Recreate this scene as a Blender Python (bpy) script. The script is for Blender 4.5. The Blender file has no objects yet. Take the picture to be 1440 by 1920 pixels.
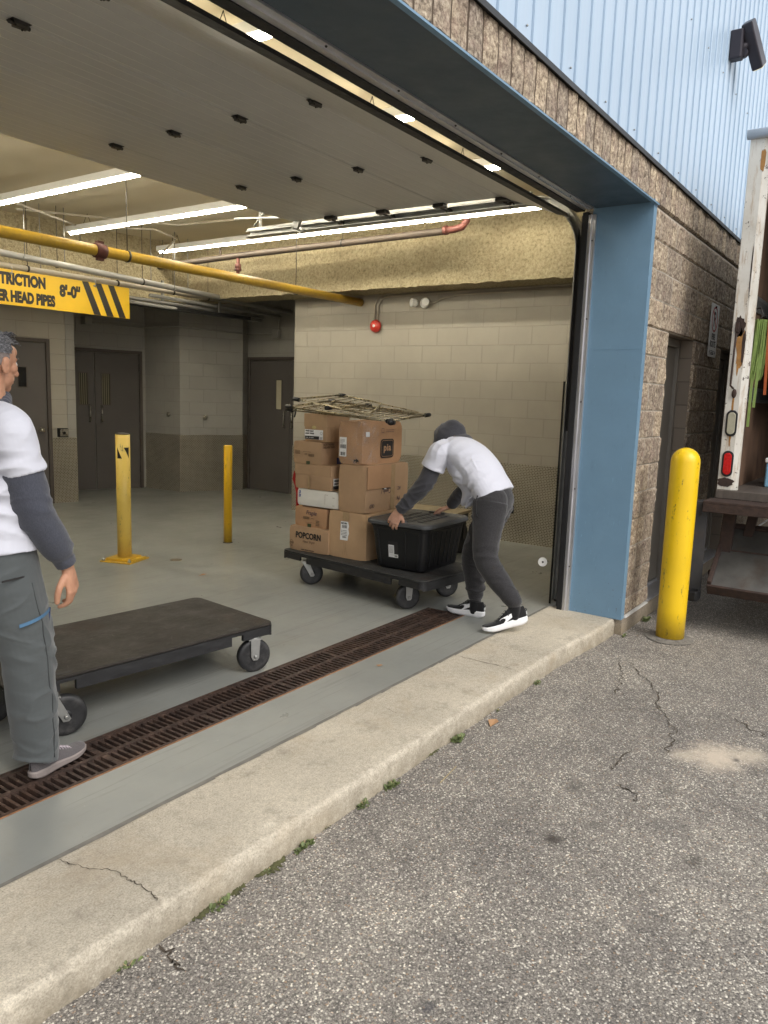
import bpy, bmesh, math, random
from mathutils import Vector, Matrix, Quaternion, noise
R = math.radians
random.seed(7)
scene = bpy.context.scene
col = scene.collection

# ---------------------------------------------------------------- camera
PITCH, ROLL, YAW, CAMH = R(8.6), R(1.88), R(34.6), 1.6
D = Vector((math.cos(YAW)*math.cos(PITCH), math.sin(YAW)*math.cos(PITCH), -math.sin(PITCH)))
r0 = Vector((math.sin(YAW), -math.cos(YAW), 0)); u0 = r0.cross(D)
RR = math.cos(ROLL)*r0 + math.sin(ROLL)*u0
UU = -math.sin(ROLL)*r0 + math.cos(ROLL)*u0
cd = bpy.data.cameras.new("camera"); cam = bpy.data.objects.new("camera", cd); col.objects.link(cam)
cam.matrix_world = Matrix(((RR.x, UU.x, -D.x, 0), (RR.y, UU.y, -D.y, 0), (RR.z, UU.z, -D.z, CAMH), (0, 0, 0, 1)))
cd.sensor_fit = 'VERTICAL'; cd.sensor_height = 36.0; cd.lens = 1445.0/1920*36
cd.clip_start = 0.05; cd.clip_end = 600
scene.camera = cam

# ---------------------------------------------------------------- sky, sun, exposure
world = bpy.data.worlds.new("World"); scene.world = world; world.use_nodes = True
wn = world.node_tree.nodes; wl = world.node_tree.links
bg = wn['Background']; sky = wn.new('ShaderNodeTexSky'); sky.sky_type = 'NISHITA'; sky.sun_disc = False
SUNV = Vector((-0.22, -0.68, 0.70)).normalized()          # towards the sun
sky.sun_elevation = math.asin(SUNV.z); sky.sun_rotation = math.atan2(SUNV.x, SUNV.y)
sky.air_density = 1.0; sky.dust_density = 4.0; sky.ozone_density = 1.0
hs = wn.new('ShaderNodeHueSaturation'); hs.inputs['Saturation'].default_value = 0.42
wl.new(sky.outputs[0], hs.inputs['Color'])
cloud = wn.new('ShaderNodeMix'); cloud.data_type = 'RGBA'; cloud.inputs[0].default_value = 0.62      # thin overcast evens the sky out
cloud.inputs[7].default_value = (4.6, 4.65, 4.8, 1); wl.new(hs.outputs[0], cloud.inputs[6]); wl.new(cloud.outputs[2], bg.inputs['Color'])
bg.inputs['Strength'].default_value = 0.15
sl = bpy.data.lights.new("sun", 'SUN'); sun = bpy.data.objects.new("sun", sl); col.objects.link(sun)
sl.energy = 0.8; sl.angle = R(40); sl.color = (1.0, 0.955, 0.89)
sun.rotation_euler = SUNV.to_track_quat('Z', 'Y').to_euler(); sun.location = SUNV*30
scene.view_settings.view_transform = 'Standard'; scene.view_settings.look = 'None'
scene.view_settings.exposure = 0.82; scene.view_settings.gamma = 1.0
scene.cycles.max_bounces = 8; scene.cycles.diffuse_bounces = 5; scene.cycles.glossy_bounces = 4
scene.cycles.use_denoising = True

# ---------------------------------------------------------------- mesh builder
class MB:
    def __init__(s): s.v=[]; s.f=[]; s.uv=[]; s.mi=[]; s.sm=[]
    def add(s, vs, fs, mi=0, sm=False, uvs=None):
        b=len(s.v); s.v += [Vector(p) for p in vs]
        for k,f in enumerate(fs):
            s.f.append([b+i for i in f]); s.uv.append(uvs[k] if uvs else None); s.mi.append(mi); s.sm.append(sm)
        return s
    def box(s, a, b, mi=0, M=None):
        x0,y0,z0=a; x1,y1,z1=b
        if x0>x1:x0,x1=x1,x0
        if y0>y1:y0,y1=y1,y0
        if z0>z1:z0,z1=z1,z0
        vs=[Vector(p) for p in ((x0,y0,z0),(x1,y0,z0),(x1,y1,z0),(x0,y1,z0),(x0,y0,z1),(x1,y0,z1),(x1,y1,z1),(x0,y1,z1))]
        if M is not None: vs=[M@p for p in vs]
        return s.add(vs,[(0,3,2,1),(4,5,6,7),(0,1,5,4),(1,2,6,5),(2,3,7,6),(3,0,4,7)],mi)
    def bar(s, p, q, w, h, up=(0,0,1), mi=0):
        p=Vector(p); q=Vector(q); d=(q-p); L=d.length; d.normalize(); up=Vector(up)
        x=up.cross(d)
        if x.length<1e-4: x=Vector((1,0,0)).cross(d)
        x.normalize(); z=d.cross(x)
        M=Matrix(((x.x,d.x,z.x,p.x),(x.y,d.y,z.y,p.y),(x.z,d.z,z.z,p.z),(0,0,0,1)))
        return s.box((-w/2,0,-h/2),(w/2,L,h/2),mi,M)
    def tube(s, pts, rad, n=12, mi=0, up=None, caps=True, sm=True):
        """pts list; rad: float, list of floats or of (rx,ry)"""
        pts=[Vector(p) for p in pts]; m=len(pts)
        if not isinstance(rad,(list,tuple)): rad=[rad]*m
        rr=[(a,a) if not isinstance(a,(list,tuple)) else a for a in rad]
        T=[]
        for i in range(m):
            a=pts[max(i-1,0)]; b=pts[min(i+1,m-1)]; t=(b-a)
            T.append(t.normalized() if t.length>1e-9 else Vector((0,0,1)))
        u=Vector(up) if up is not None else (Vector((0,0,1)) if abs(T[0].z)<.9 else Vector((1,0,0)))
        vs=[]; fs=[]
        for i in range(m):
            x=u-T[i]*u.dot(T[i])
            if x.length<1e-6: x=Vector((1,0,0)).cross(T[i])
            x.normalize(); y=T[i].cross(x)
            if up is None: u=x
            for k in range(n):
                a=2*math.pi*k/n
                vs.append(pts[i]+x*math.cos(a)*rr[i][0]+y*math.sin(a)*rr[i][1])
        for i in range(m-1):
            for k in range(n):
                fs.append((i*n+k,i*n+(k+1)%n,(i+1)*n+(k+1)%n,(i+1)*n+k))
        s.add(vs,fs,mi,sm)
        if caps:
            b=len(s.v)-len(vs)
            s.f.append([b+k for k in range(n)][::-1]); s.uv.append(None); s.mi.append(mi); s.sm.append(False)
            s.f.append([b+(m-1)*n+k for k in range(n)]); s.uv.append(None); s.mi.append(mi); s.sm.append(False)
        return s
    def lathe(s, prof, n=24, M=None, mi=0, sm=True):
        M=M or Matrix.Identity(4); vs=[]; fs=[]
        for r,z in prof:
            for k in range(n):
                a=2*math.pi*k/n; vs.append(M@Vector((r*math.cos(a),r*math.sin(a),z)))
        for i in range(len(prof)-1):
            for k in range(n):
                fs.append((i*n+k,i*n+(k+1)%n,(i+1)*n+(k+1)%n,(i+1)*n+k))
        s.add(vs,fs,mi,sm); b=len(s.v)-len(vs)
        for ring,rev in ((0,True),(len(prof)-1,False)):
            if prof[ring][0]>1e-5:
                f=[b+ring*n+k for k in range(n)]
                s.f.append(f[::-1] if rev else f); s.uv.append(None); s.mi.append(mi); s.sm.append(False)
        return s
    def prism(s, poly, z0, z1, M=None, mi=0):
        M=M or Matrix.Identity(4); n=len(poly)
        vs=[M@Vector((x,y,z0)) for x,y in poly]+[M@Vector((x,y,z1)) for x,y in poly]
        fs=[tuple(range(n))[::-1],tuple(range(n,2*n))]+[(i,(i+1)%n,n+(i+1)%n,n+i) for i in range(n)]
        return s.add(vs,fs,mi)
    def ball(s, c, r, n=12, m=8, mi=0, M=None):
        c=Vector(c); r=(r,r,r) if not isinstance(r,(list,tuple)) else r
        prof=[(math.sin(math.pi*i/m),-math.cos(math.pi*i/m)) for i in range(m+1)]
        prof[0]=(1e-4,-1); prof[-1]=(1e-4,1)
        MM=Matrix.Translation(c)@(M or Matrix.Identity(4))@Matrix.Diagonal((r[0],r[1],r[2],1))
        return s.lathe(prof,n,MM,mi)
    def grid(s, fn, nu, nv, mi=0, sm=False, uvf=None):
        vs=[fn(i/nu,j/nv) for j in range(nv+1) for i in range(nu+1)]
        fs=[(j*(nu+1)+i,j*(nu+1)+i+1,(j+1)*(nu+1)+i+1,(j+1)*(nu+1)+i) for j in range(nv) for i in range(nu)]
        uvs=None
        if uvf: uvs=[[uvf(i/nu,j/nv),uvf((i+1)/nu,j/nv),uvf((i+1)/nu,(j+1)/nv),uvf(i/nu,(j+1)/nv)] for j in range(nv) for i in range(nu)]
        return s.add(vs,fs,mi,sm,uvs)
    def xf(s, M): s.v=[M@p for p in s.v]; return s

WM={}
def obj(name, mb, mats, parent=None, bevel=0, seg=1, W=None, fixn=False):
    """mb is in world coordinates (or W maps it there); one mesh object, child of parent"""
    me=bpy.data.meshes.new(name)
    pw=WM.get(parent.name) if parent is not None else None
    fv=mb.v; X=Matrix.Identity(4)
    if W is not None: X=W
    if pw is not None: X=pw.inverted()@X
    me.from_pydata([tuple(X@p) for p in fv],[],mb.f)
    uvl=me.uv_layers.new(name="UVMap")
    for pi,p in enumerate(me.polygons):
        p.material_index=mb.mi[pi]; p.use_smooth=mb.sm[pi]
        u=mb.uv[pi]
        if u:
            for k,li in enumerate(p.loop_indices): uvl.data[li].uv=u[k]
        else:
            ids=mb.f[pi]; a=fv[ids[0]]; nrm=Vector((0,0,0))
            for k in range(1,len(ids)-1): nrm+= (fv[ids[k]]-a).cross(fv[ids[k+1]]-a)
            ax=max(range(3),key=lambda q:abs(nrm[q]))
            for k,li in enumerate(p.loop_indices):
                q=fv[ids[k]]
                uvl.data[li].uv=(q.y,q.z) if ax==0 else ((q.x,q.z) if ax==1 else (q.x,q.y))
    if not isinstance(mats,(list,tuple)): mats=[mats]
    for m in mats: me.materials.append(m)
    if fixn:
        bm=bmesh.new(); bm.from_mesh(me); bmesh.ops.recalc_face_normals(bm,faces=bm.faces); bm.to_mesh(me); bm.free()
    o=bpy.data.objects.new(name,me); col.objects.link(o)
    if parent is not None:
        o.parent=parent; WM[o.name]=pw if pw is not None else Matrix.Identity(4)
    else: WM[o.name]=Matrix.Identity(4)
    if bevel:
        b=o.modifiers.new('bevel','BEVEL'); b.width=bevel; b.segments=seg; b.limit_method='ANGLE'; b.angle_limit=R(40)
    return o
def tag(o,label=None,cat=None,group=None,kind=None):
    if label: o['label']=label
    if cat: o['category']=cat
    if group: o['group']=group
    if kind: o['kind']=kind
    return o
def thing(name,label,cat,loc=(0,0,0),rz=0,group=None):
    o=bpy.data.objects.new(name,None); col.objects.link(o); o.empty_display_size=.1
    o.location=loc; o.rotation_euler=(0,0,rz)
    WM[o.name]=Matrix.Translation(loc)@Matrix.Rotation(rz,4,'Z')
    return tag(o,label,cat,group)
def kids(o): return [c for c in bpy.data.objects if c.parent==o]
def copy_tree(o,parent=None,loc=None,rz=None,label=None):
    c=o.copy(); col.objects.link(c)
    if parent is not None: c.parent=parent
    if loc is not None: c.location=loc
    if rz is not None: c.rotation_euler=(0,0,rz)
    if label: c['label']=label
    for ch in kids(o): copy_tree(ch,c)
    return c
def TM(x,y,z,rz=0): return Matrix.Translation((x,y,z))@Matrix.Rotation(rz,4,'Z')
def frame(o,xa,ya,za=None):
    """matrix with origin o and axes xa, ya (2-D drawing plane), normal = xa x ya"""
    o=Vector(o); xa=Vector(xa).normalized(); ya=Vector(ya); ya=(ya-xa*ya.dot(xa)).normalized(); z=xa.cross(ya)
    return Matrix(((xa.x,ya.x,z.x,o.x),(xa.y,ya.y,z.y,o.y),(xa.z,ya.z,z.z,o.z),(0,0,0,1)))
def text_into(mb, txt, M, size=.1, sx=1.0, bold=0.0, mi=0, align='LEFT', shear=0, ext=.0004, spacing=1.0):
    cu=bpy.data.curves.new('t','FONT'); cu.body=txt; cu.size=size; cu.offset=bold; cu.extrude=ext; cu.align_x=align
    cu.resolution_u=3; cu.shear=shear; cu.space_character=spacing
    to=bpy.data.objects.new('t',cu); col.objects.link(to)
    dg=bpy.context.evaluated_depsgraph_get(); me=bpy.data.meshes.new_from_object(to.evaluated_get(dg))
    S=M@Matrix.Diagonal((sx,1,1,1))
    mb.add([S@v.co for v in me.vertices],[tuple(p.vertices) for p in me.polygons],mi)
    bpy.data.objects.remove(to); bpy.data.curves.remove(cu); bpy.data.meshes.remove(me)
    return mb
def outline(pts,w,M,mb,mi=0,z0=0,z1=.0005,closed=True):
    """flat band of width w along a 2-D path"""
    n=len(pts)
    for i in range(n if closed else n-1):
        a=Vector(pts[i]); b=Vector(pts[(i+1)%n]); d=(b-a)
        if d.length<1e-6: continue
        d.normalize(); p=Vector((-d.y,d.x))*w/2; e=d*w*.35
        q=[a-p-e,b-p+e,b+p+e,a+p-e]
        mb.prism([(t.x,t.y) for t in q],z0,z1,M,mi)
    return mb
def rrect(w,h,r,n=5):
    P=[]
    for cx,cy,a0 in ((w/2-r,h/2-r,0),(-w/2+r,h/2-r,90),(-w/2+r,-h/2+r,180),(w/2-r,-h/2+r,270)):
        for k in range(n+1):
            a=R(a0+90*k/n); P.append((cx+r*math.cos(a),cy+r*math.sin(a)))
    return P

# ---------------------------------------------------------------- materials
def lin(c):
    return tuple(((x/255)/12.92 if x/255<=.04045 else ((x/255+.055)/1.055)**2.4) for x in c)
class NT:
    def __init__(s,name):
        s.m=bpy.data.materials.new(name); s.m.use_nodes=True; s.t=s.m.node_tree; s.b=s.t.nodes['Principled BSDF']
    def n(s,ty,**kw):
        x=s.t.nodes.new('ShaderNode'+ty)
        for k,v in kw.items():
            if k[0]=='_': setattr(x,k[1:],v)
            elif isinstance(v,bpy.types.NodeSocket): s.t.links.new(v,x.inputs[k])
            else: x.inputs[k].default_value=v
        return x
    def link(s,a,b): s.t.links.new(a,b)
    def math(s,op,a,b=None,c=None,clamp=False):
        x=s.t.nodes.new('ShaderNodeMath'); x.operation=op; x.use_clamp=clamp
        for i,v in enumerate((a,b,c)):
            if v is None: continue
            if isinstance(v,bpy.types.NodeSocket): s.link(v,x.inputs[i])
            else: x.inputs[i].default_value=v
        return x.outputs[0]
    def coord(s,kind='Object'): return s.n('TexCoord').outputs[kind]
    def noise(s,vec,scale,detail=4,rough=.55,dist=0):
        x=s.n('TexNoise',Scale=scale,Detail=detail,Roughness=rough,Distortion=dist); s.link(vec,x.inputs['Vector']); return x.outputs['Fac']
    def ramp(s,fac,stops,interp='LINEAR'):
        x=s.t.nodes.new('ShaderNodeValToRGB'); s.link(fac,x.inputs[0]); x.color_ramp.interpolation=interp
        e=x.color_ramp.elements
        while len(e)<len(stops): e.new(.5)
        for k,(p,c) in enumerate(stops):
            e[k].position=p; e[k].color=(c if isinstance(c,(tuple,list)) and len(c)==4 else ((*c,1) if isinstance(c,(tuple,list)) else (c,c,c,1)))
        return x.outputs[0]
    def mix(s,fac,a,b,mode='MIX'):
        x=s.t.nodes.new('ShaderNodeMix'); x.data_type='RGBA'; x.blend_type=mode
        for i,v in ((0,fac),(6,a),(7,b)):
            if isinstance(v,bpy.types.NodeSocket): s.link(v,x.inputs[i])
            elif i==0: x.inputs[0].default_value=v
            else: x.inputs[i].default_value=(*v,1) if len(v)==3 else v
        return x.outputs[2]
    def bump(s,h,strength=.3,dist=.01,normal=None):
        x=s.n('Bump',Strength=strength,Distance=dist); s.link(h,x.inputs['Height'])
        if normal: s.link(normal,x.inputs['Normal'])
        return x.outputs[0]
    def out(s,color=None,rough=None,metal=None,normal=None,**kw):
        for key,v in (('Base Color',color),('Roughness',rough),('Metallic',metal),('Normal',normal)):
            if v is None: continue
            if isinstance(v,bpy.types.NodeSocket): s.link(v,s.b.inputs[key])
            elif key=='Base Color': s.b.inputs[key].default_value=(*v[:3],1)
            else: s.b.inputs[key].default_value=v
        for k,v in kw.items(): s.b.inputs[k.replace('_',' ')].default_value=v
        return s.m
def mat(name,c,rough=.5,metal=0,var=.12,vs=4,bump=0,bs=80,bd=.004,spec=None,stain=None,ss=2.5,sa=.5,stretch=None,coat=0,rv=.08):
    """generic: base colour (linear), broad variation, optional stain colour in patches, fine bump"""
    t=NT(name); co=t.coord()
    if stretch: 
        mp=t.n('Mapping'); t.link(co,mp.inputs[0]); mp.inputs['Scale'].default_value=stretch; co=mp.outputs[0]
    f=t.noise(co,vs,5,.6)
    C=t.ramp(f,[(.25,tuple(x*(1-var) for x in c)),(.75,tuple(min(1,x*(1+var)) for x in c))])
    if stain:
        g=t.noise(co,ss,6,.65); k=t.ramp(g,[(.5,0.0),(.72,sa)])
        C=t.mix(k,C,stain)
    rr=t.ramp(f,[(.3,max(0.02,rough-rv)),(.7,min(1,rough+rv))])
    nm=None
    if bump: nm=t.bump(t.noise(co,bs,4,.6),bump,bd)
    m=t.out(C,rr,metal,nm)
    if spec is not None: t.b.inputs['Specular IOR Level'].default_value=spec
    if coat: t.b.inputs['Coat Weight'].default_value=coat; t.b.inputs['Coat Roughness'].default_value=.15
    return m
def emis(name,c,strength):
    t=NT(name); t.out(c,.5); t.b.inputs['Emission Color'].default_value=(*c,1); t.b.inputs['Emission Strength'].default_value=strength
    return t.m
# ---- ground and masonry
def m_asphalt():
    t=NT('asphalt'); co=t.coord()
    v1=t.n('TexVoronoi',Scale=165.0,Randomness=1.0); t.link(co,v1.inputs['Vector'])
    v2=t.n('TexVoronoi',Scale=340.0,Randomness=1.0); t.link(co,v2.inputs['Vector'])
    sep=t.n('SeparateColor'); t.link(v1.outputs['Color'],sep.inputs[0])
    sep2=t.n('SeparateColor'); t.link(v2.outputs['Color'],sep2.inputs[0])
    big=t.ramp(sep.outputs[0],[(0,(.12,.112,.104)),(.30,(.225,.208,.188)),(.58,(.33,.306,.272)),(.82,(.50,.468,.412)),(.955,(.80,.76,.67))])
    sml=t.ramp(sep2.outputs[0],[(0,(.13,.12,.11)),(.5,(.255,.236,.212)),(1,(.43,.40,.355))])
    isb=t.ramp(sep.outputs[1],[(.42,0.),(.5,1.)])
    C=t.mix(isb,sml,big)
    edge=t.ramp(v1.outputs['Distance'],[(.35,1.),(.8,.68)])
    C=t.mix(1,C,edge,'MULTIPLY')
    # rare coloured pebbles
    rp=t.ramp(sep.outputs[2],[(.975,0.),(.98,.5)]); C=t.mix(rp,C,(.46,.30,.18))
    # broad wear: lighter traffic-worn zones, darker bitumen patches
    b=t.noise(co,.55,5,.6); C=t.mix(1,C,t.ramp(b,[(.3,(.74,.73,.73)),(.7,(1.17,1.15,1.12))]),'MULTIPLY')
    b2=t.noise(co,4.5,5,.7); C=t.mix(1,C,t.ramp(b2,[(.3,(.80,.80,.81)),(.65,(1.10,1.10,1.08))]),'MULTIPLY')
    # oil / water spots with a shape of their own
    pos=co
    def spot(x,y,r,amt,colr,sx=1.0):
        nonlocal C
        sub=t.n('VectorMath',_operation='SUBTRACT'); t.link(pos,sub.inputs[0]); sub.inputs[1].default_value=(x,y,-.12)
        mp=t.n('VectorMath',_operation='MULTIPLY'); t.link(sub.outputs[0],mp.inputs[0]); mp.inputs[1].default_value=(sx,1,0)
        L=t.n('VectorMath',_operation='LENGTH'); t.link(mp.outputs[0],L.inputs[0])
        d=t.math('MULTIPLY_ADD',t.noise(pos,22,4,.7),r*1.3,L.outputs['Value'])
        k=t.ramp(t.math('DIVIDE',d,r*2),[(.45,amt),(.9,0.)]); C=t.mix(k,C,colr)
    for p in SPOTS: spot(*p)
    h=t.math('MULTIPLY',v1.outputs['Distance'],-1.0)
    nm=t.bump(h,.5,.005); nm=t.bump(t.noise(co,300,3,.6),.35,.003,nm)
    return t.out(C,.86,0,nm,Specular_IOR_Level=.3)
SPOTS=[(3.196,1.113,.055,.45,(.07,.063,.058),.8),(2.742,1.022,.042,.85,(.05,.042,.035),.8),(2.948,.921,.045,.4,(.075,.07,.065),.8),(3.438,.769,.06,.3,(.09,.082,.07),.7),
 (2.931,.535,.045,.6,(.07,.062,.052),.8),(3.112,.671,.085,.28,(.09,.085,.085),.7),(1.711,.971,.026,.7,(.06,.06,.07),1.),(2.447,.915,.07,.22,(.09,.085,.09),.8),(3.07,.557,.05,.2,(.09,.085,.08),.7),
 (3.93,.66,.15,.85,(.62,.53,.42),.8),(4.05,.52,.10,.7,(.60,.52,.41),.8),(3.84,.80,.07,.5,(.60,.52,.41),.8),(3.955,.572,.018,.85,(.10,.09,.08),.7)]
MA=m_asphalt()
def m_concrete(name,c,dirt=(.2,.17,.13),pits=True):
    t=NT(name); co=t.coord()
    C=t.ramp(t.noise(co,1.7,6,.62),[(.3,tuple(x*.82 for x in c)),(.7,tuple(min(1,x*1.12) for x in c))])
    f=t.noise(co,150,3,.75); C=t.mix(1,C,t.ramp(f,[(.32,(.68,.67,.65)),(.62,(1.12,1.11,1.08))]),'MULTIPLY')
    f=t.noise(co,38,5,.7); C=t.mix(1,C,t.ramp(f,[(.34,(.86,.85,.83)),(.62,(1.06,1.06,1.05))]),'MULTIPLY')
    g=t.noise(co,7,7,.72); C=t.mix(t.ramp(g,[(.54,0.),(.76,.65)]),C,dirt)
    st=t.noise(co,2.2,4,.6,.6); C=t.mix(t.ramp(st,[(.52,0.),(.70,.5)]),C,(.42,.34,.235))
    sz=t.n('SeparateXYZ'); t.link(co,sz.inputs[0]); C=t.mix(t.math('MULTIPLY',t.ramp(t.math('MULTIPLY',sz.outputs['Z'],-1.),[(.02,0.),(.12,.75)]),t.ramp(t.noise(co,13,5,.75),[(.3,.3),(.6,1.)])),C,(.20,.165,.11))
    nm=t.bump(t.noise(co,45,6,.75),.7,.008); nm=t.bump(t.noise(co,300,2,.6),.4,.002,nm)
    if pits:
        v=t.n('TexVoronoi',Scale=38.0); t.link(co,v.inputs['Vector'])
        k=t.ramp(v.outputs['Distance'],[(.05,1.),(.12,0.)]); C=t.mix(t.math('MULTIPLY',k,.5),C,(.12,.1,.08))
    return t.out(C,.9,0,nm,Specular_IOR_Level=.25)
MCONC=m_concrete('concrete',(.56,.51,.425))
MFOUND=m_concrete('foundation_concrete',(.36,.31,.25))
MCRACK=mat('crack_dirt',(.07,.055,.04),.95,var=.4,vs=30)
MMOSS=mat('moss',(.075,.075,.03),.95,var=.5,vs=40,bump=.6,bs=200)
def m_floor():
    t=NT('painted_floor'); co=t.coord()
    C=t.ramp(t.noise(co,1.1,5,.6),[(.3,(.215,.222,.205)),(.7,(.268,.274,.252))])
    mp=t.n('Mapping'); t.link(co,mp.inputs[0]); mp.inputs['Scale'].default_value=(.5,3.5,1); mp.inputs['Rotation'].default_value=(0,0,.35)
    sc=t.noise(mp.outputs[0],9,7,.75,.4); C=t.mix(t.ramp(sc,[(.58,0.),(.74,.35)]),C,(.17,.155,.13))
    C=t.mix(t.ramp(t.noise(co,3.2,6,.7),[(.56,0.),(.75,.3)]),C,(.22,.19,.14))
    for rot,sc_,off_,amt in ((.28,.5,0,.3),(1.35,.8,3.,.42),(.75,.7,7.,.35)):
        mp=t.n('Mapping'); t.link(co,mp.inputs[0]); mp.inputs['Rotation'].default_value=(0,0,rot); mp.inputs['Location'].default_value=(off_,off_,0); mp.inputs['Scale'].default_value=(.10*sc_,4.5*sc_,1)
        tr=t.noise(mp.outputs[0],6,4,.62,.15); C=t.mix(t.ramp(tr,[(.605,0.),(.635,amt),(.66,0.)]),C,(.11,.105,.09))
    v=t.n('TexVoronoi',Scale=14.0); t.link(co,v.inputs['Vector'])
    C=t.mix(t.ramp(v.outputs['Distance'],[(.02,.6),(.035,0.)]),C,(.10,.09,.08))
    C=t.mix(t.ramp(t.noise(co,24,5,.75),[(.64,0.),(.70,.35)]),C,(.36,.36,.33))
    rr=t.ramp(t.noise(co,2.3,6,.7),[(.3,.26),(.7,.46)])
    nm=t.bump(t.noise(co,8,3,.5),.06,.02); nm=t.bump(t.noise(co,160,3,.5),.07,.003,nm)
    return t.out(C,rr,0,nm,Specular_IOR_Level=.5)
MFLOOR=m_floor()
def m_block(name,c,bw=.4,bh=.2,joint=.006,mort=.72,rough=.55,off=.5,bump=.6,var=.05):
    t=NT(name); uv=t.coord('UV')
    b=t.n('TexBrick',_offset=off,Scale=1.0); t.link(uv,b.inputs['Vector'])
    b.inputs['Mortar Size'].default_value=joint; b.inputs['Brick Width'].default_value=bw; b.inputs['Row Height'].default_value=bh
    b.inputs['Mortar Smooth'].default_value=.5
    b.inputs['Color1'].default_value=(*[x*(1-var) for x in c],1); b.inputs['Color2'].default_value=(*[min(1,x*(1+var)) for x in c],1)
    b.inputs['Mortar'].default_value=(*[x*mort for x in c],1)
    co=t.coord(); C=t.mix(1,b.outputs['Color'],t.ramp(t.noise(co,2,5,.6),[(.3,(.93,.93,.93)),(.7,(1.05,1.05,1.05))]),'MULTIPLY')
    C=t.mix(t.ramp(t.noise(co,1.3,7,.75),[(.6,0.),(.8,.25)]),C,tuple(x*.5 for x in c))
    h=t.math('MULTIPLY',b.outputs['Fac'],-1.0)
    nm=t.bump(h,bump,.006); nm=t.bump(t.noise(co,130,4,.65),.22,.004,nm)
    return t.out(C,rough,0,nm,Specular_IOR_Level=.4)
MBLOCK=m_block('cream_painted_block',(.39,.358,.298),joint=.0045,mort=.84,var=.025)
MBLOCKD=m_block('grey_painted_block',(.34,.325,.29),joint=.0045,mort=.82,var=.03)
def m_split(name,vert=False):
    t=NT(name); co=t.coord(); uv=t.coord('UV')
    f1=t.noise(co,46,6,.78); f2=t.noise(co,9,4,.6)
    C=t.ramp(f1,[(.33,(.105,.084,.068)),(.44,(.26,.215,.172)),(.54,(.46,.395,.315)),(.64,(.66,.59,.485))])
    C=t.mix(1,C,t.ramp(f2,[(.3,(.72,.68,.68)),(.7,(1.12,1.1,1.02))]),'MULTIPLY')
    pk=t.noise(co,15,3,.6); C=t.mix(t.ramp(pk,[(.52,0.),(.7,.35)]),C,(.30,.20,.17))
    b=t.n('TexBrick',_offset=(.0 if vert else .5),Scale=1.0); t.link(uv,b.inputs['Vector'])
    b.inputs['Mortar Size'].default_value=.006 if vert else .005; b.inputs['Brick Width'].default_value=.1333 if vert else .4; b.inputs['Row Height'].default_value=5. if vert else .2
    b.inputs['Color1'].default_value=(.82,.82,.84,1); b.inputs['Color2'].default_value=(1.15,1.12,1.06,1); b.inputs['Mortar'].default_value=(1,1,1,1)
    C=t.mix(1,C,b.outputs['Color'],'MULTIPLY')
    C=t.mix(b.outputs['Fac'],C,(.10,.075,.055) if vert else (.40,.36,.30))
    nm=t.bump(f1,.55,.008); nm=t.bump(t.noise(co,150,4,.7),.5,.003,nm)
    return t.out(C,.92,0,nm,Specular_IOR_Level=.2)
MSPLIT=m_split('split_face_block'); MSOLD=m_split('fluted_split_block',True)
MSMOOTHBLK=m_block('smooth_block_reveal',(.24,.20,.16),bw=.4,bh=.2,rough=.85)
def m_blue(name,c,rough=.42):
    t=NT(name); co=t.coord()
    C=t.ramp(t.noise(co,1.4,4,.6),[(.3,tuple(x*.93 for x in c)),(.7,tuple(x*1.06 for x in c))])
    mp=t.n('Mapping'); t.link(co,mp.inputs[0]); mp.inputs['Scale'].default_value=(1,1,.25)
    s=t.noise(mp.outputs[0],26,5,.75)
    sepz=t.n('SeparateXYZ'); t.link(co,sepz.inputs[0])
    low=t.ramp(sepz.outputs['Z'],[(0.,1.),(.35,0.)])
    chip=t.ramp(t.noise(co,55,3,.7),[(.66,0.),(.69,1.)])
    C=t.mix(t.math('MULTIPLY',low,chip),C,(.10,.055,.035))
    C=t.mix(t.ramp(s,[(.58,0.),(.8,.35)]),C,tuple(x*.55 for x in c))
    mp3=t.n('Mapping'); t.link(co,mp3.inputs[0]); mp3.inputs['Scale'].default_value=(1,1.5,.2); mp3.inputs['Rotation'].default_value=(.5,0,0)
    C=t.mix(t.ramp(t.noise(mp3.outputs[0],60,3,.6),[(.70,0.),(.73,.4)]),C,tuple(min(1,x*1.7) for x in c))
    nm=t.bump(t.noise(co,3.5,3,.5),.25,.03)
    return t.out(C,t.ramp(t.noise(co,6,4,.6),[(.3,rough-.06),(.7,rough+.1)]),0,nm,Specular_IOR_Level=.5)
MBLUE=m_blue('blue_paint_steel',(.165,.285,.40)); MBLUESHADE=m_blue('shade_darkened_blue_soffit',(.060,.090,.115))  # soffit colour set darker than the jamb blue, its shade painted in
def m_siding():
    t=NT('pale_blue_siding'); co=t.coord()
    C=t.ramp(t.noise(co,.8,4,.6),[(.3,(.37,.49,.62)),(.7,(.43,.55,.68))])
    mp=t.n('Mapping'); t.link(co,mp.inputs[0]); mp.inputs['Scale'].default_value=(1,1,.06)
    C=t.mix(t.ramp(t.noise(mp.outputs[0],14,5,.7),[(.58,0.),(.8,.22)]),C,(.30,.38,.48))
    nm=t.bump(t.noise(co,2,2,.5),.12,.03)
    return t.out(C,.30,0,nm,Specular_IOR_Level=.6)
MSIDING=m_siding()
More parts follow.
